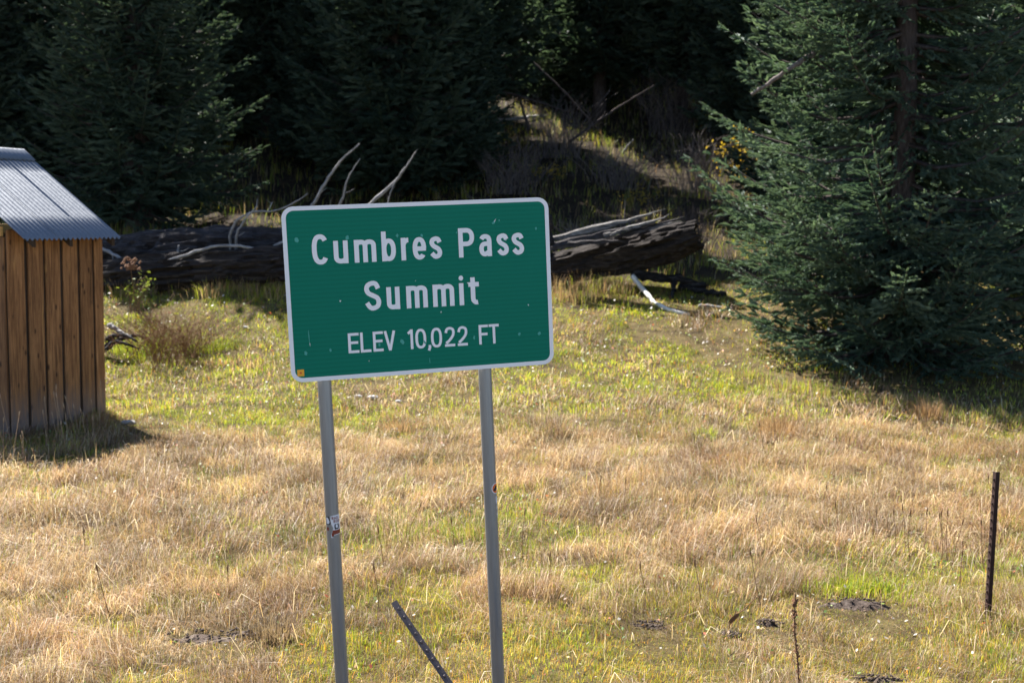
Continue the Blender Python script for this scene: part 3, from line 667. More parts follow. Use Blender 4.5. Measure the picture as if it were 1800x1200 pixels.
parts = [log_part('trunk', S([(120, 462, 22.2), (300, 444, 22.0), (480, 438, 21.9), (720, 440, 21.9), (960, 452, 22.0)]), [.38, .42, .40, .38, .34], M['log_dark'], None, 3, .42),
    branch(S([(545, 372, 21.8), (556, 350, 21.6), (578, 312, 21.5), (600, 282, 21.4), (632, 253, 21.3)]), .055, .018, M['branch_grey'], None, twigs=1, thin=.72, seed=1),
    branch(S([(592, 372, 21.7), (603, 345, 21.6), (612, 312, 21.5), (633, 279, 21.4)]), .04, .012, M['branch_grey'], None, twigs=1, thin=.72, seed=2),
    branch(S([(640, 370, 21.8), (662, 348, 21.6), (696, 318, 21.5), (714, 292, 21.4), (731, 267, 21.3)]), .055, .016, M['branch_grey'], None, twigs=1, thin=.72, seed=3),
    branch(S([(680, 370, 21.6), (686, 340, 21.5), (697, 314, 21.45)]), .025, .014, M['branch_grey'], None, twigs=1, thin=.72, seed=4),
    branch(S([(404, 448, 21.6), (406, 408, 21.3), (420, 386, 21.2), (448, 372, 21.2), (482, 371, 21.2), (520, 355, 21.2), (541, 340, 21.2)]), .045, .014, M['branch_grey'], None, twigs=1, thin=.72, seed=5, n=28),
    branch(S([(414, 446, 21.5), (417, 410, 21.2), (432, 384, 21.1), (452, 362, 21.1)]), .04, .012, M['branch_grey'], None, twigs=1, thin=.72, seed=6),
    branch(S([(470, 372, 21.2), (476, 362, 21.2), (479, 355, 21.2)]), .018, .008, M['branch_grey'], None, twigs=1, thin=.72, seed=7),
    branch(S([(258, 482, 21.0), (285, 462, 20.8), (330, 448, 20.7), (385, 432, 20.7), (432, 434, 20.8), (462, 439, 20.9), (500, 424, 21.0), (530, 410, 21.2)]), .04, .03, M['branch_grey'], None, twigs=1, thin=.72, seed=8, n=28),
    branch(S([(150, 425, 21.3), (190, 442, 21.2), (225, 462, 21.0)]), .055, .03, M['branch_grey'], None, twigs=1, thin=.72, seed=9),
    branch(S([(312, 452, 21.5), (314, 432, 21.4)]), .03, .018, M['branch_grey'], None, twigs=1, thin=.72, seed=10)]
for o in parts: parented(o, ft)
o = log_part('fallen_log', S([(150, 492, 20.95), (290, 479, 20.9), (420, 469, 20.9), (560, 463, 20.9), (700, 470, 21.0)]), [.30, .33, .32, .33, .27], M['log_brown'], None, 8, .36)
tag(o, 'thick brown log lying in front of the long fallen trunk, right of the shed', 'log', 'fallen logs at the edge of the wood')
bl = empty('broken_log', tuple(spot(1100, 470, 21.5))); tag(bl, 'broken rotten log with pale splintered top, right of the sign', 'log', 'fallen logs at the edge of the wood'); bpy.context.view_layer.update()
parts = [log_part('body', S([(930, 478, 21.9), (1010, 466, 21.8), (1100, 447, 21.7), (1180, 427, 21.6), (1226, 412, 21.5)]), [.26, .32, .38, .36, .26], M['log_brown'], None, 13, .24)]
def splinter(P, w0, h0, seed, mat):
    rs = random.Random(seed); Q = curve_pts(P, 14); n = len(Q); V = []; Fc = []
    for i, p in enumerate(Q):
        t = i / (n - 1); s = math.sin(math.pi * min(1, .12 + .88 * t) ** .8) * .75 + .25 * (1 - t); wv = w0 * s * rs.uniform(.75, 1.2); hv = h0 * s * rs.uniform(.7, 1.25); j = rs.gauss(0, h0 * .12)
        V += [p + np.array([0, -wv, -hv + j]), p + np.array([0, -wv * .8, hv * .5 + j]), p + np.array([0, 0, hv + j]), p + np.array([0, wv, hv * .3 + j]), p + np.array([0, wv * .8, -hv + j])]
    for i in range(n - 1):
        for k in range(5): Fc.append((i * 5 + k, i * 5 + (k + 1) % 5, i * 5 + 5 + (k + 1) % 5, i * 5 + 5 + k))
    Fc += [(4, 3, 2, 1, 0), tuple((n - 1) * 5 + k for k in range(5))]
    return MB().add(V, Fc).build('splinter', mat)
for k, (pts, w0, h0, mt) in enumerate((
        ([(955, 424, 21.5), (1030, 404, 21.3), (1100, 388, 21.2), (1174, 367, 21.1)], .12, .06, 'log_grey'),
        ([(965, 432, 21.3), (1040, 414, 21.2), (1110, 400, 21.0), (1172, 380, 20.95)], .12, .065, 'log_dark'),
        ([(1060, 412, 21.1), (1110, 398, 21.0), (1150, 388, 20.9), (1182, 374, 20.9)], .09, .04, 'log_grey'),
        ([(1080, 418, 21.1), (1130, 404, 21.0), (1170, 391, 20.9), (1206, 380, 20.9)], .10, .045, 'log_dark'),
        ([(1140, 405, 20.9), (1160, 397, 20.85), (1185, 391, 20.8), (1200, 388, 20.8)], .05, .02, 'log_grey'),
        ([(1062, 412, 20.9), (1078, 410, 20.8), (1092, 405, 20.75), (1112, 403, 20.75)], .05, .04, 'log_grey'),
        ([(968, 436, 21.0), (1010, 428, 20.95), (1060, 424, 20.9), (1110, 424, 20.9)], .10, .06, 'log_dark'),
        ([(1096, 386, 21.5), (1098, 370, 21.5), (1101, 350, 21.5)], .07, .07, 'log_brown'))):
    parts.append(splinter(S(pts), w0, h0, k, M[mt]))
for o in parts: parented(o, bl)
def stick(name, pts, r0, r1, mat, label, seed=0, cat='branch', group='dead branches by the broken log'):
    o = branch(S(pts) if len(pts[0]) == 3 else GS(pts, r0 * .9), r0, r1, M[mat], None, name, 20, seed=seed); tag(o, label, cat, group); return o
stick('bleached_branch', [(1112, 486, 21.3), (1126, 503, 21.1), (1143, 524, 20.7), (1150, 531, 20.55), (1172, 543, 20.15), (1213, 553, 19.95)], .052, .030, 'branch_white', 'bright white bent branch lying in the grass below the broken log', 31)
stick('charred_branch', [(1110, 480, 21.6), (1150, 487, 21.5), (1190, 491, 21.45), (1240, 503, 21.4)], .105, .07, 'char', 'blackened log piece with a grey top above the white branch', 32)
stick('charred_branch', [(1186, 492, 21.3), (1184, 508, 21.1), (1180, 526, 20.8)], .05, .03, 'char', 'short charred stub standing below the blackened log piece', 33)
stick('fallen_stick', [(1228, 541), (1255, 542), (1288, 545)], .03, .022, 'branch_grey', 'short grey stick lying beside the foot of the big spruce', 34)
stick('charred_branch', [(1196, 502, 21.5), (1235, 512, 21.3), (1275, 518, 21.2)], .07, .05, 'char', 'dark branch running under the low boughs of the big spruce', 35)
stick('leaning_snag', [(958, 440, 21.2), (962, 400, 21.3), (956, 370, 21.35), (948, 348, 21.4)], .13, .07, 'log_dark', 'dark upright stub behind the top right corner of the sign', 36, 'stump')
stick('fallen_pole', [(845, 222), (900, 215), (962, 208)], .08, .05, 'branch_grey', 'pale thin pole lying on the hillside above the sign', 37, 'log', 'dead poles on the hillside')
stick('fallen_pole', [(1094, 270, 37.0), (1104, 256, 36.8), (1113, 246, 36.6)], .03, .02, 'branch_grey', 'short pale stick leaning in the sunlit patch', 38, 'log', 'dead poles on the hillside')
stick('dead_limb', [(1322, 166, 17.6), (1350, 148, 17.5), (1392, 118, 17.4), (1430, 95, 17.6)], .03, .045, 'twig', 'bare grey limb poking out of the big spruce on its left', 39, 'branch', 'dead poles on the hillside')
for k, (a, b, d) in enumerate((((770, 140), (1010, 200), 37), ((880, 60), (1080, 260), 39), ((1000, 250), (1150, 150), 36), ((930, 230), (870, 80), 38))):
    stick('dead_pole', [(a[0], a[1], d), ((a[0] + b[0]) / 2 + 4, (a[1] + b[1]) / 2 - 6, d), (b[0], b[1], d)], .05, .02, 'twig_dark',
          ('thin dark pole sloping down right of the middle spruce', 'long leaning dead pole crossing the brush', 'dead pole leaning left under the high-crowned spruce', 'nearly upright dead pole in the dark brush')[k], 50 + k, 'pole', 'dead poles on the hillside')
db = empty('dead_branch_heap', tuple(on_ground(205, 606))); tag(db, 'dark twisted dead branches beside the shed corner, left of the twiggy bush', 'branch'); bpy.context.view_layer.update()
for k, pts in enumerate(([(180, 612, 17.2), (205, 598, 17.2), (235, 590, 17.2), (262, 596, 17.2)], [(182, 618, 17.1), (200, 602, 17.0), (222, 604, 17.0), (245, 614, 17.0)], [(192, 572, 17.3), (205, 580, 17.2), (230, 592, 17.1)], [(186, 596, 17.2), (214, 588, 17.1), (240, 600, 17.0)])):
    parented(branch(S(pts), .045, .015, M['log_dark' if k != 2 else 'branch_grey'], None, 'limb', 14, seed=60 + k), db)
# pale stones and wood chips lying in the meadow
for k, (px, py, s, lab) in enumerate(((655, 703, .05, 'pale stone in the grass just below the sign, left of its middle'), (630, 700, .035, 'small pale stone in the grass below the sign'), (700, 708, .03, 'small flat stone right of the pale stone below the sign'),
        (132 + 300, 578, .035, 'white stone in the green grass left of the sign'), (225, 750, .06, 'whitish stone at the edge of the shed shadow'))):
    c = on_ground(px, py); bm = bmesh.new(); bmesh.ops.create_icosphere(bm, subdivisions=2, radius=s); rs = random.Random(k)
    for v in bm.verts: v.co *= rs.uniform(.75, 1.2); v.co.z *= .55; v.co.x *= 1.4
    me = bpy.data.meshes.new('stone'); bm.to_mesh(me); bm.free(); o = link('stone', me, M['rock']); o.location = (c[0], c[1], c[2] + s * .9); tag(o, lab, 'stone', 'pale stones in the meadow')

# ------------------------------------------------------------------ the shed
# local frame: X along the eave wall (away from the camera), Y outward from that wall, Z up; origin at its near corner
shed = empty('board_shed', (-5.67, 12.73, 0.0))
shed.rotation_euler = (0, 0, math.atan2(.9012, .4335) )
tag(shed, 'small brown board shed with a corrugated metal roof, at the left edge', 'shed'); SL, SD = 1.41, 2.62; WH = 2.30
ZO = 0.03
rs = random.Random(9)
def board(x0, x1, y0, y1, z0, z1, jit=.0):
    mb = MB(); n = 6; V = []; dz = rs.uniform(-.02, .01)
    o = MB().box((-(x1 - x0) / 2, -(y1 - y0) / 2, z0 + dz), ((x1 - x0) / 2, (y1 - y0) / 2, z1)).build('board', M['board'], shed)
    o.location = ((x0 + x1) / 2, (y0 + y1) / 2, 0); o.rotation_euler = (0, rs.uniform(-.003, .003), rs.uniform(-.012, .012))
    md = o.modifiers.new('bevel', 'BEVEL'); md.width = .004; md.segments = 1
    return o
# outward is local -Y?  the wall faces the camera along local -Y, so boards sit at y in [0,-.022]
edges = [0, .034 + .235, .50, .735, .985, 1.21, SL]
bw = [(0.0, .232), (.272, .487), (.53, .742), (.785, 1.002), (1.046, 1.235), (1.275, SL)]
for k, (a, b) in enumerate(bw):
    off_ = rs.uniform(-.004, .004); board(a, b, -.024 + off_, off_, -.08, WH + .06)          # eave wall facing the meadow
    board(a, b, SD - off_, SD + .024 - off_, -.08, WH + .06)                               # opposite wall
y = .012
while y < SD - .02:
    wd = min(rs.uniform(.215, .25), SD - .012 - y)
    for x0 in (-.024, SL):
        o = board(y, y + wd, 0, .024, -.08, WH - .02); o.location = (x0 + .012, y + wd / 2, 0); o.rotation_euler = (0, 0, math.pi / 2 + rs.uniform(-.01, .01))
    y += wd + .038
mb = MB().box((.004, .003, 0), (SL - .004, .028, WH - .01)).box((.004, SD - .028, 0), (SL - .004, SD - .003, WH - .01)).box((.004, .03, 0), (.028, SD - .03, WH - .03)).box((SL - .028, .03, 0), (SL - .004, SD - .03, WH - .03))
mb.build('backing_wall', M['old_wood'], shed)
for x0 in (-.045, SL + .006): MB().box((x0, .03, WH - .015), (x0 + .039, SD - .03, WH + .095)).build('beam', M['new_wood'], shed)
RIDGE_Y = SD / 2; EAVE = .30; SLOPE = 1.04 / (RIDGE_Y + EAVE); ZE = 2.258
def roof_sheet(x0, x1, sgn, lift, pitch=.068, amp=.0145):
    """corrugations run from ridge to eave; a thin closed sheet"""
    nx_ = int((x1 - x0) / pitch * 8); V = []; Fc = []; rows = 5
    for t in (0, -.0025):
        for j in range(rows):
            s = j / (rows - 1); run = (RIDGE_Y + EAVE) * s; yy = RIDGE_Y - run if sgn < 0 else RIDGE_Y + run
            zz = ZE + SLOPE * (RIDGE_Y + EAVE) * (1 - s)
            for i in range(nx_ + 1):
                x = x0 + (x1 - x0) * i / nx_; V.append((x, yy, zz + lift + t + amp * math.cos(2 * math.pi * x / pitch) ))
    w_ = nx_ + 1; N = rows * w_
    for j in range(rows - 1):
        for i in range(nx_):
            a = j * w_ + i; q = (a, a + 1, a + w_ + 1, a + w_)
            Fc += [q, tuple(N + v for v in reversed(q))]
    for i in range(nx_):
        for j in (0, rows - 1): a = j * w_ + i; Fc.append((a, a + 1, N + a + 1, N + a))
    for j in range(rows - 1):
        for i in (0, nx_): a = j * w_ + i; Fc.append((a, a + w_, N + a + w_, N + a))
    return MB().add(V, Fc).build('roof_sheet', M['roof'], shed, True)
for sgn in (-1, 1):
    roof_sheet(-.012, .54, sgn, .0, ); roof_sheet(.475, 1.07, sgn, .004); roof_sheet(1.005, SL + .014, sgn, .008)
# ridge cap with scalloped edges
V = []; Fc = []; ncap = 132; prof = [(-.20, -SLOPE * .20 + .014), (-.02, .018), (0, .034), (.02, .018), (.20, -SLOPE * .20 + .014)]
zr = ZE + SLOPE * (RIDGE_Y + EAVE) + .012
for i in range(ncap + 1):
    x = -.02 + (SL + .045) * i / ncap
    for k, (yy, zz) in enumerate(prof):
        e_ = .010 * math.cos(2 * math.pi * x / .068) if k in (0, 4) else 0
        V.append((x, RIDGE_Y + yy, zr + zz + e_))
for i in range(ncap):
    for k in range(4): a = i * 5 + k; Fc.append((a, a + 1, a + 6, a + 5))
o = MB().add(V, Fc).build('ridge_cap', M['roof'], shed, True); md = o.modifiers.new('thick', 'SOLIDIFY'); md.thickness = .003
for x in (.13, .66, SL - .10):
    for sgn in (-1, 1):
        V = []
        for s, th in ((0, .09), (1, .09)):
            run = (RIDGE_Y + EAVE - .03) * s; yy = RIDGE_Y - run if sgn < 0 else RIDGE_Y + run; zz = ZE + SLOPE * (RIDGE_Y + EAVE) * (1 - s) - SLOPE * -.0 - .018 + (SLOPE * .03 if s else 0)
            V += [(x, yy, zz - th), (x + .045, yy, zz - th), (x + .045, yy, zz), (x, yy, zz)]
        MB().add(V, [(0, 1, 2, 3), (7, 6, 5, 4), (0, 4, 5, 1), (1, 5, 6, 2), (2, 6, 7, 3), (3, 7, 4, 0)]).build('rafter', M['old_wood'], shed)

# dry seed stalks standing in front of the shed wall and elsewhere
def seed_stalks(spots, name, label):
    mb = MB(); rs = random.Random(5)
    for (px, py, hh, ln) in spots:
        c = on_ground(px, py); d = np.array([ln, rs.gauss(0, .05), 1.0]); P = [c, c + d * hh * .5 + np.array([rs.gauss(0, .01), 0, 0]), c + d * hh]
        Q = curve_pts(P, 6); mb.tube(Q, np.linspace(.0032, .002, len(Q)), 4)
        mb.tube([Q[-1] - d * .01, Q[-1] + d * .025, Q[-1] + d * .06], [.003, .006, .002], 6)
    o = mb.build(name, M['straw' if name == 'seed_grass' else 'stalk'], None, True); tag(o, label, 'grass', kind='stuff')
sp = []
rs = random.Random(8)
for k in range(24):
    px = rs.uniform(2, 200); sp.append((px, 812 - px * .27 + rs.uniform(-14, 22), rs.uniform(.22, .62), rs.gauss(-.12, .16)))
seed_stalks(sp, 'seed_grass', 'thin dry seed stalks standing against the shed wall')
sp = []
for k in range(34):
    px = rs.uniform(30, 1790); sp.append((px, rs.uniform(700, 1100), rs.uniform(.18, .36), rs.gauss(0, .15)))
for px, py in ((1645, 985), (1655, 990), (1665, 985), (1622, 980), (1672, 1000), (1590, 975), (1600, 985), (1575, 985)): sp.append((px, py, .36, rs.gauss(0, .08)))
seed_stalks(sp, 'meadow_stalks', 'scattered thin seed stalks rising out of the meadow grass')

# ------------------------------------------------------------------ steel fence posts
def t_post(L, mat, studs=True):
    """T section: flange facing -Y, stem behind; studs along the flange"""
    e = empty('fence_post')
    MB().box((-.0175, -.0035, 0), (.0175, .0035, L)).box((-.0035, .0037, 0), (.0035, .034, L)).build('shaft', mat, e)
    k = 0; z = L - .05
    while z > .10 and studs:
        MB().add([(-.006, -.0035, z - .009), (.006, -.0035, z - .009), (.006, -.0035, z + .009), (-.006, -.0035, z + .009), (-.004, -.0115, z - .003), (.004, -.0115, z - .003), (.004, -.0115, z + .006), (-.004, -.0115, z + .006)],
                 [(0, 3, 2, 1), (4, 5, 6, 7), (0, 1, 5, 4), (1, 2, 6, 5), (2, 3, 7, 6), (3, 0, 4, 7)]).build('stud', mat, e); z -= .054
    return e
def aim(e, base, top, roll):
    zax = Vector(top) - Vector(base); zax.normalize(); yax = Vector((math.sin(roll), math.cos(roll), 0)); xax = yax.cross(zax).normalized(); yax = zax.cross(xax)
    m_ = Matrix.Identity(4)
    for i in range(3): m_[i][0] = xax[i]; m_[i][1] = yax[i]; m_[i][2] = zax[i]; m_[i][3] = base[i]
    e.matrix_world = m_
b = on_ground(1733, 1088); t_ = spot(1749, 829, b[1] + .02); L = float(np.linalg.norm(t_ - b)) + .06
e = t_post(L, M['rust']); aim(e, b - (t_ - b) / np.linalg.norm(t_ - b) * .06, t_, 1.42)
tag(e, 'rusty studded steel post standing alone in the grass on the right', 'fence post', 'steel fence posts')
t_ = spot(692, 1057, 5.95); b = spot(850, 1256, 5.62); b[2] = g(b[0], b[1]) - .08
b = t_ + (b - t_) * 1.0; L = float(np.linalg.norm(t_ - b)); e = t_post(L, M['rust_grey']); aim(e, b, t_, -.55)
tag(e, 'leaning steel post between the two sign posts, running out of the bottom edge', 'fence post', 'steel fence posts')

# dock stalk and curled leaf in the foreground
b = on_ground(1402, 1196); b = spot(1403, 1214, 5.95); b[2] = g(b[0], b[1]); dk = empty('dock_stalk', tuple(b)); tag(dk, 'tall brown dried dock stalk at the bottom, left of the rusty post', 'plant'); bpy.context.view_layer.update()
top = spot(1397, 1042, 5.95) - b; rs = random.Random(3)
Q = curve_pts([(0, 0, -.02), tuple(top * .3 + np.array([.006, 0, 0])), tuple(top * .6 + np.array([-.006, 0, 0])), tuple(top)], 14); MB().tube(Q, np.linspace(.006, .0035, len(Q)), 6).build('stem', M['stalk'], dk, True)
mb = MB()
for k in range(150):
    t = rs.random(); t = 1 - t * t * .98; p = Q[min(len(Q) - 1, int(t * (len(Q) - 1)))] + np.array([rs.gauss(0, .006), rs.gauss(0, .006), rs.gauss(0, .012)]); s = rs.uniform(.003, .007) * (1.3 if t > .85 else .9)
    mb.tube([p, p + np.array([rs.gauss(0, .004), rs.gauss(0, .004), s * 1.6])], [s, s * .4], 5)
mb.build('seed_head', M['seed'], dk)['kind'] = 'stuff'
b = on_ground(1283, 1107); cl = empty('curled_leaf', tuple(b)); tag(cl, 'dark curled dry leaf on a bent stalk above the grass', 'leaf')
d_ = b[1]; P = [spot(*p, d_) - b for p in ((1281, 1108), (1284, 1090), (1294, 1080), (1308, 1070), (1326, 1052))]
MB().tube(curve_pts(P, 16), np.linspace(.004, .0025, 17), 6).build('stem', M['stalk'], cl, True)
c0, c1 = P[1], P[2]; Q = curve_pts([P[0] * .3 + P[1] * .7, P[1], P[2], P[2] * .7 + P[3] * .3], 12)
V = []; Fc = []
for i, p in enumerate(Q):
    wv = .016 * math.sin(math.pi * (i + .5) / len(Q)); V += [p + np.array([-wv * .6, -wv * .5, wv * .3]), p + np.array([0, .004, 0]), p + np.array([wv, -wv * .6, -wv * .4])]
for i in range(len(Q) - 1):
    for k in range(2): a = i * 3 + k; Fc.append((a, a + 1, a + 4, a + 3))
o = MB().add(V, Fc).build('blade', M['seed'], cl, True); md = o.modifiers.new('thick', 'SOLIDIFY'); md.thickness = .001

# ------------------------------------------------------------------ the road sign
SC = Vector((-.413023, 5.17667744, 2.27365181)); SX = Vector((.96745786, .24624656, .05820591)); SZ = Vector((-.05950433, -.00217144, .99822569)); SN = Vector((.24593603, -.96920479, .01255196))
sign = empty('road_sign'); m_ = Matrix.Identity(4)
for i in range(3): m_[i][0] = SX[i]; m_[i][1] = -SN[i]; m_[i][2] = SZ[i]; m_[i][3] = SC[i]
base_drop = SC.z - g(-.33, 5.2)
sign.matrix_world = m_ @ Matrix.Translation((0, 0, -base_drop))
tag(sign, 'green highway sign with white lettering on two grey pipe posts', 'sign')
Z0 = base_drop                                            # height of the panel's centre above the thing's base
W2, H2 = .610, .390
def rrect(w_, h_, r_, n_=8):
    pts = []
    for cx, cz, a0 in ((w_ - r_, h_ - r_, 0), (-w_ + r_, h_ - r_, 90), (-w_ + r_, -h_ + r_, 180), (w_ - r_, -h_ + r_, 270)):
        for k in range(n_ + 1): a = R(a0 + 90 * k / n_); pts.append((cx + r_ * math.cos(a), cz + r_ * math.sin(a)))
    return pts
outer = rrect(W2, H2, .052); inner = rrect(W2 - .0185, H2 - .0185, .034); N = len(outer)
pan = MB().add([(x, 0, z) for x, z in outer] + [(x, .003, z) for x, z in outer], [tuple(range(N - 1, -1, -1)), tuple(range(N, 2 * N))] + [(i, (i + 1) % N, N + (i + 1) % N, N + i) for i in range(N)]).build('panel', M['alu'], sign)
pan.location = (0, 0, Z0)
MB().add([(x, -.0008, z) for x, z in inner], [tuple(range(N))]).build('green_sheeting', M['green'], pan)
MB().add([(x, -.0012, z) for x, z in outer] + [(x, -.0012, z) for x, z in inner], [(i, (i + 1) % N, N + (i + 1) % N, N + i) for i in range(N)]).build('border', M['white'], pan)
for zz in (.24, -.24): MB().box((-.57, .0032, zz - .02), (.57, .0095, zz + .02)).build('brace', M['alu'], pan)

# --- lettering: every glyph is drawn as stroke ribbons
def arc(cx, cz, rx, rz, a0, a1, n_=18, p=2.0):
    out = []
    for k in range(n_ + 1):
        a = R(a0 + (a1 - a0) * k / n_); c, s = math.cos(a), math.sin(a)
        out.append((cx + rx * math.copysign(abs(c) ** (2 / p), c), cz + rz * math.copysign(abs(s) ** (2 / p), s)))
    return out
def glyph(ch, W, H, s, X):
    """strokes (centre lines) for a glyph of width W, cap height H, stroke s, x-height X"""
    a = s / 2; l, r_, b, t = a, W - a, a, H - a; xt = X - a; cx = W / 2; rx = (W - s) / 2; ry = (H - s) / 2; rz = (X - s) / 2; q = 2.5
    if ch == 'C': return [arc(cx, H / 2, rx, ry, 38, 322, 30, q)]
    if ch == 'S': return [list(map(tuple, curve_pts([(r_ - .01 * W, H * .735), (cx + .22 * W, t - .035 * H), (cx, t), (l + .09 * W, H * .86), (l, H * .73), (l + .10 * W, H * .595), (cx, H * .51), (r_ - .09 * W, H * .42), (r_, H * .28), (r_ - .09 * W, H * .14), (cx, b), (l + .16 * W, b + .045 * H), (l - .01 * W, H * .27)], 72)))]
    if ch == 's': return [list(map(tuple, curve_pts([(r_, X * .73), (cx + .20 * W, xt - .03 * X), (cx, xt), (l + .07 * W, X * .84), (l + .01, X * .72) if False else (l, X * .72), (l + .12 * W, X * .59), (cx, X * .515), (r_ - .10 * W, X * .43), (r_, X * .29), (r_ - .08 * W, X * .155), (cx, b), (l + .16 * W, b + .04 * X), (l - .02 * W, X * .26)], 72)))]
    if ch == 'u': return [[(l, X), (l, rx * .9 + a)] + arc(cx, rx * .9 + a, rx, rx * .9, 180, 360, 18, 2.3), [(r_, X), (r_, 0)]]
    if ch == 'm':
        w3 = (W - s) / 2; k = w3 / 2; zc = xt - k * .95
        return [[(l, 0), (l, X)], arc(l + k, zc, k, k * .95, 180, 0, 16, 2.3) + [(l + w3, 0)], arc(l + w3 + k, zc, k, k * .95, 180, 0, 16, 2.3) + [(r_, 0)]]
    if ch == 'b': return [[(l, 0), (l, H)], arc(cx, X / 2, rx, rz, 0, 360, 32, 2.3)]
    if ch == 'r': return [[(l, 0), (l, X)], [(l, X * .60)] + arc(l + (W - a) * .78, X * .62, (W - a) * .78, xt - X * .62, 180, 88, 12, 2.1)]
    if ch == 'e': return [[(l, X * .49), (r_ + a * .9, X * .49)], arc(cx, X / 2, rx, rz, 0, 318, 32, 2.3)]
    if ch == 'a': return [[(l + .02 * W, X * .78)] + list(map(tuple, curve_pts([(l + .02 * W, X * .78), (cx - .18 * W, xt - .02 * X), (cx + .05 * W, xt), (r_ - .07 * W, X * .84), (r_, X * .68)], 16))) + [(r_, 0)],
                          [(r_, X * .58), (cx, X * .565)] + arc(cx - .03 * W, (X * .565 + b) / 2, rx - .03 * W, (X * .565 - b) / 2, 90, 270, 16, 2.3) + [(r_ - .12 * W, b + .07 * X), (r_, X * .23)]]
    if ch == 'P': return [[(l, 0), (l, H)], [(l, t), (cx, t)] + arc(cx, H * .69, rx, t - H * .69, 90, -90, 18, 2.3) + [(l, H * .69 * 2 - t)]]
    if ch == 'i': return [[(W / 2, 0), (W / 2, X)], 'dot']
    if ch == 't':
        k = W * .42
        return [[(k, H * .94), (k, X * .30)] + arc(k + W * .34, X * .30, W * .34, X * .30 - a, 180, 285, 12, 2.2), [(0, xt + a * .2), (W, xt + a * .2)]]
    if ch == 'E': return [[(l, 0), (l, H)], [(l, t), (W, t)], [(l, H * .52), (W * .93, H * .52)], [(l, b), (W, b)]]
    if ch == 'F': return [[(l, 0), (l, H)], [(l, t), (W, t)], [(l, H * .52), (W * .93, H * .52)]]
    if ch == 'L': return [[(l, 0), (l, H)], [(l, b), (W, b)]]
    if ch == 'T': return [[(0, t), (W, t)], [(cx, H), (cx, 0)]]
    if ch == 'V': return [[(a * .9, H), (cx, a * .2)], [(W - a * .9, H), (cx, a * .2)]]
    if ch == '0': return [arc(cx, H / 2, rx, ry, 0, 360, 36, 2.5)]
    if ch == '1': return [[(r_, 0), (r_, H)], [(r_, H - a * .7), (0, H * .79)]]
    if ch == '2': return [list(map(tuple, curve_pts([(l, H * .70), (l + .10 * W, H * .87), (cx, t), (r_ - .07 * W, H * .87), (r_, H * .71), (r_ - .10 * W, H * .52), (cx - .08 * W, H * .30), (l, b + .01)], 42))), [(0, b), (W, b)]]
    if ch == ',': return [[(W * .6, H * .15), (W * .6, H * .03), (W * .2, -H * .13)]]
    if ch == 'B': return [[(l, 0), (l, H)], [(l, t), (cx, t)] + arc(cx, H * .74, rx, t - H * .74, 90, -90, 10) + [(l, H * .5)], [(cx, H * .5)] + arc(cx, H * .27, rx, H * .27 - a, 90, -90, 10) + [(l, b)]]
    if ch == 'A': return [[(a, 0), (cx, H)], [(W - a, 0), (cx, H)], [(l, H * .3), (r_, H * .3)]]
    if ch == 'D': return [[(l, 0), (l, H)], [(l, t), (cx * .8, t)] + arc(cx * .8, H / 2, W - a - cx * .8, ry, 90, -90, 14) + [(l, b)]]
    if ch == 'O': return [arc(cx, H / 2, rx, ry, 0, 360, 24)]
    if ch == 'R': return [[(l, 0), (l, H)], [(l, t), (cx, t)] + arc(cx, H * .72, rx, t - H * .72, 90, -90, 10) + [(l, H * .46)], [(cx, H * .46), (W - a, 0)]]
def ribbon(pts, s, y):
    P = [np.array(pts[0], float)]
    for p in pts[1:]:
        if np.linalg.norm(np.array(p, float) - P[-1]) > 1e-5: P.append(np.array(p, float))
    P = np.array(P); n_ = len(P); closed = np.linalg.norm(P[0] - P[-1]) < 1e-4
    d = np.diff(P, axis=0); d /= np.linalg.norm(d, axis=1)[:, None]
    V = []
    for i in range(n_):
        if closed and i in (0, n_ - 1): d0, d1 = d[-1], d[0]
        else: d0 = d[max(0, i - 1)]; d1 = d[min(n_ - 2, i)]
        t = d0 + d1; t /= np.linalg.norm(t); nn = np.array([-t[1], t[0]]); k = 1 / max(.55, float(np.dot(t, d1)))
        V += [(P[i][0] + nn[0] * s / 2 * k, y, P[i][1] + nn[1] * s / 2 * k), (P[i][0] - nn[0] * s / 2 * k, y, P[i][1] - nn[1] * s / 2 * k)]
    return V, [(2 * i, 2 * i + 1, 2 * i + 3, 2 * i + 2) for i in range(n_ - 1)]
def letter(ch, x0, x1, base, H, s, X, y0=-.0014, mat='white', parent=None, warp=None):
    mb = MB()
    for k, st in enumerate(glyph(ch, x1 - x0, H, s, X)):
        y = y0 - .00012 * k
        if st == 'dot':
            W = x1 - x0; pts = arc(W / 2, H * .935, s * .5, s * .55, 0, 360, 20)[:-1]; V = [(p[0], y, p[1]) for p in pts]; Fc = [tuple(range(len(pts)))]
        else: V, Fc = ribbon(st, s, y)
        V = [(x0 + p[0], p[1], base + p[2]) for p in V]
        if warp: V = [warp(p) for p in V]
        mb.add(V, Fc)
    return mb.build('letter', M[mat], parent if parent else pan)
Hc, sx = .1335, .0210
for ch, a, b_ in (('C', -.4859, -.4127), ('u', -.3908, -.3270), ('m', -.2994, -.2013), ('b', -.1758, -.1124), ('r', -.0883, -.0480), ('e', -.0354, .0264), ('s', .0427, .0993), ('P', .1770, .2508), ('a', .2732, .3319), ('s', .3561, .4127), ('s', .4279, .4857)):
    letter(ch, a, b_, .1300, Hc, sx, .1015)
for ch, a, b_ in (('S', -.2644, -.1909), ('u', -.1651, -.1054), ('m', -.0754, .0221), ('m', .0468, .1461), ('i', .1694, .1916), ('t', .2138, .2634)):
    letter(ch, a, b_, -.0885, Hc, sx, .1015)
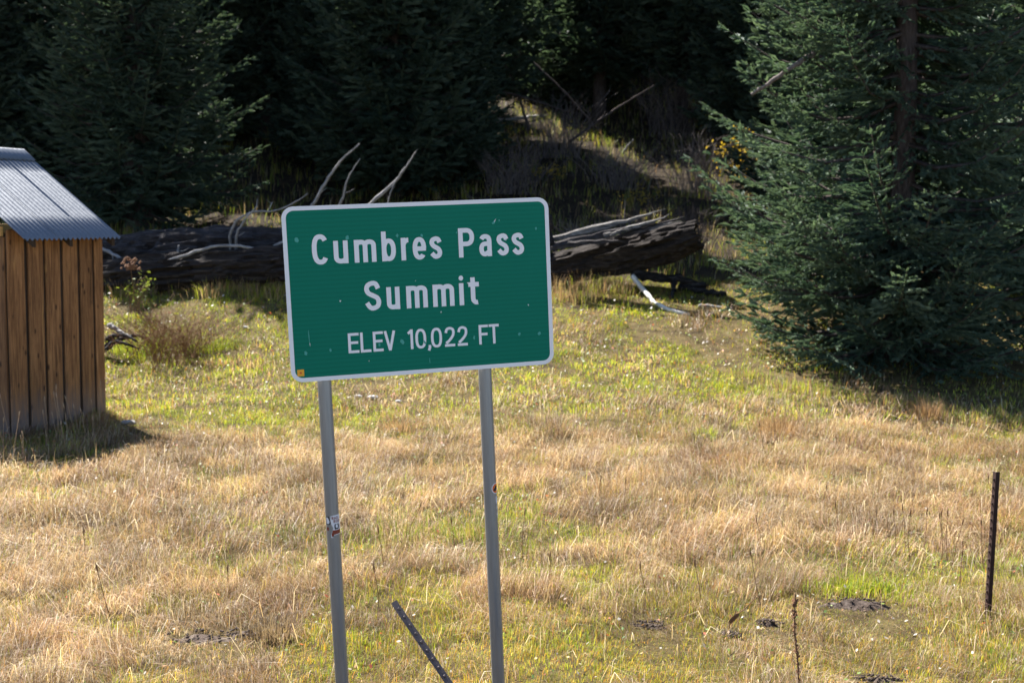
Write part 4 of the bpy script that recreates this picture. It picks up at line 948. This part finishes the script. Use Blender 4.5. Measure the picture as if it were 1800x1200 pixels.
for ch, a, b_ in (('E', -.3496, -.3009), ('L', -.2944, -.2469), ('E', -.2372, -.1911), ('V', -.1869, -.1350), ('1', -.0769, -.0543), ('0', -.0438, .0063), (',', .0145, .0267), ('0', .0285, .0799), ('2', .0924, .1399), ('2', .1524, .1994), ('F', .2535, .2976), ('T', .3011, .3495)):
    letter(ch, a, b_, -.2750, .0905, .0120, .07)
# scuffs, chips and a bullet mark in the sheeting
def patch(x, z, w_, h_, mat, name, seed, rot=0, y=-.0022):
    rs_ = random.Random(seed); pts = []
    for k in range(11):
        a = 6.283 * k / 11; q = rs_.uniform(.6, 1.15); px_, pz_ = w_ * q * math.cos(a), h_ * q * math.sin(a)
        pts.append((x + px_ * math.cos(rot) - pz_ * math.sin(rot), y - .0001 * (seed % 7), z + px_ * math.sin(rot) + pz_ * math.cos(rot)))
    return MB().add(pts, [tuple(range(11))]).build(name, M[mat], pan)
for k, (x, z, a, b_, rt) in enumerate(((-.5511, .2431, .009, .014, .3), (-.3273, .2425, .009, .012, .2), (.345, .283, .009, .007, .9), (.372, .292, .004, .006, 0), (.5438, -.2406, .009, .010, 0), (-.105, -.2389, .009, .012, .4), (.446, -.2384, .007, .009, 0),
        (.546, .2471, .006, .009, 0), (.2303, -.2407, .005, .012, 0), (-.1026, .2429, .007, .010, 0), (.0093, .238, .006, .009, .3), (-.5218, -.19, .0025, .034, .04), (.0176, -.3322, .0022, .014, .05), (-.21, -.245, .006, .010, 0), (.17, .245, .003, .005, 0), (-.54, -.26, .008, .010, .2), (-.43, -.255, .006, .010, .1), (.0, -.25, .004, .012, .5))):
    patch(x, z, a, b_, 'scuff', 'scuff_mark', k, rt)
for k, (x, z, a, b_, rt) in enumerate(((-.3743, -.0374, .0042, .0045, 0), (.352, .292, .0018, .009, -.55), (.0813, -.1137, .0022, .006, 0), (.4955, -.1056, .0025, .005, .3), (.2104, .0122, .003, .004, 0), (-.5195, -.222, .0018, .010, .05), (.4, .2, .003, .003, .2), (-.03, .035, .002, .003, 0), (-.26, -.315, .002, .003, 0))):
    patch(x, z, a, b_, 'chip', 'chip_mark', 40 + k, rt, -.0031)
stk = MB().box((-.5825, -.0021, -.3630), (-.5525, -.0013, -.3330)).build('sticker', M['stk_orange'], pan)
MB().box((-.572, -.0026, -.352), (-.563, -.0022, -.344)).build('sticker_mark', M['stk_red'], stk)

# --- the two pipe posts
PR = .0310
def pipe(x, y):
    zb = -.55; zt = Z0 + .36; mb = MB(); n_ = 40
    mb.tube([(0, 0, zb + (zt - zb) * i / 12) for i in range(13)], PR, n_)
    o = mb.build('post', M['pipe'], sign); 
    for p in o.data.polygons: p.use_smooth = len(p.vertices) == 4
    o.location = (x, y, 0); return o
YP = .0098 + PR
pl = pipe(-.4625, YP); pr = pipe(.2835, YP)
def wrap(parent_z):
    def f_(p):                                             # (arc length, lift, height) on the pipe's surface; arc 0 faces the road
        a = p[0] / PR; r_ = PR - p[1]; return (r_ * math.sin(a), -r_ * math.cos(a), p[2])
    return f_
WR = wrap(0)
def wrap_patch(rows, lift, mat, name, parent):
    """rows: (height, arc0, arc1) from the bottom up"""
    V = []; Fc = []; nc = 10
    for z, s0, s1 in rows:
        for k in range(nc + 1): V.append(WR((s0 + (s1 - s0) * k / nc, -lift, z)))
    for i in range(len(rows) - 1):
        for k in range(nc): a = i * (nc + 1) + k; Fc.append((a, a + 1, a + nc + 2, a + nc + 1))
    return MB().add(V, Fc).build(name, M[mat], parent)
def zpost(px, py, x):                                       # height on a post of a point seen there
    v = _f + _r * (px - 900) / F + _u * (600 - py) / F; nn = np.array(SN); o_ = np.array(SC) + np.array(SN) * (-YP + PR)
    t = ((o_ - CAM) @ nn) / (v @ nn); return float((CAM + v * t - np.array(SC)) @ np.array(SZ)) + Z0
za, zb_ = zpost(590, 944, 0), zpost(588, 905, 0); hh = zb_ - za
st = wrap_patch([(za, -.012, .000), (za + .12 * hh, -.013, .044), (za + .3 * hh, -.006, .045), (za + .42 * hh, .0, .045), (za + .5 * hh, -.004, .045), (za + .62 * hh, -.010, .045), (za + .8 * hh, -.012, .045), (za + .97 * hh, -.010, .045), (zb_, .0, .044)], .0004, 'stk_white', 'sticker', pl)
wrap_patch([(za + .05 * hh, -.009, .0), (za + .15 * hh, -.010, .043), (za + .33 * hh, -.004, .044)], .0008, 'stk_brown', 'ribbon', st)
wrap_patch([(za + .36 * hh, .006, .026), (za + .48 * hh, .004, .030), (za + .60 * hh, .006, .028)], .0008, 'stk_black', 'dark_print', st)
wrap_patch([(za + .42 * hh, .012, .020), (za + .50 * hh, .010, .022), (za + .58 * hh, .012, .020)], .0011, 'stk_white', 'pale_print', st)
wrap_patch([(za + .58 * hh, -.040, -.016), (za + .66 * hh, -.038, -.010), (za + .78 * hh, -.034, -.014), (za + .95 * hh, -.036, -.018)], .0004, 'stk_black', 'sticker', pl)
wrap_patch([(za + .62 * hh, -.034, -.020), (za + .72 * hh, -.032, -.016), (za + .9 * hh, -.034, -.024)], .0008, 'stk_white', 'sticker', pl)
wrap_patch([(za + .32 * hh, -.036, -.022), (za + .46 * hh, -.037, -.022)], .0004, 'stk_brown', 'sticker', pl)
for row, txt, x0 in ((.81, 'BAD', -.006), (.66, 'BOR', .002)):
    for k, ch in enumerate(txt): letter(ch, x0 + k * .011, x0 + k * .011 + .009, za + row * hh, .13 * hh, .0022, .01, -.0010, 'stk_brown', st, WR)
zc = zpost(875, 858, 0); rr = .0265; sC = .027
def disc(r0, lift, mat, name, parent, cs=sC, cz=zc):
    V = [WR((cs, -lift, cz))]; n_ = 28
    for i in range(1, 5):
        for k in range(n_): a = 6.283 * k / n_; V.append(WR((cs + r0 * i / 4 * math.cos(a), -lift, cz + r0 * i / 4 * math.sin(a))))
    Fc = [(0, 1 + k, 1 + (k + 1) % n_) for k in range(n_)] + [(1 + (i - 1) * n_ + k, 1 + i * n_ + k, 1 + i * n_ + (k + 1) % n_, 1 + (i - 1) * n_ + (k + 1) % n_) for i in range(1, 4) for k in range(n_)]
    return MB().add(V, Fc).build(name, M[mat], parent)
d0 = disc(rr, .0004, 'stk_white', 'sticker', pr); disc(rr * .84, .0007, 'stk_orangered', 'orange_disc', d0)
wrap_patch([(zc - .012, .011, .027), (zc - .004, .009, .039), (zc + .004, .017, .041), (zc + .012, .023, .037)], .0010, 'stk_black', 'dark_print', d0)
z1, z2 = zpost(877, 872, 0), zpost(879, 911, 0)
s2 = wrap_patch([(z2, 0.038, 0.044), (z2 + .2 * (z1 - z2), 0.026, 0.047), (z2 + .32 * (z1 - z2), 0.032, 0.047), (z2 + .5 * (z1 - z2), 0.025, 0.047), (z2 + .62 * (z1 - z2), 0.032, 0.047), (z2 + .72 * (z1 - z2), 0.022, 0.047), (z1, 0.022, 0.046)], .0004, 'stk_white', 'sticker', pr)
wrap_patch([(z2 + .1 * (z1 - z2), 0.039, 0.046), (z2 + .3 * (z1 - z2), 0.035, 0.047), (z2 + .55 * (z1 - z2), 0.033, 0.047), (z1, 0.038, 0.046)], .0008, 'stk_purple', 'purple_print', s2)
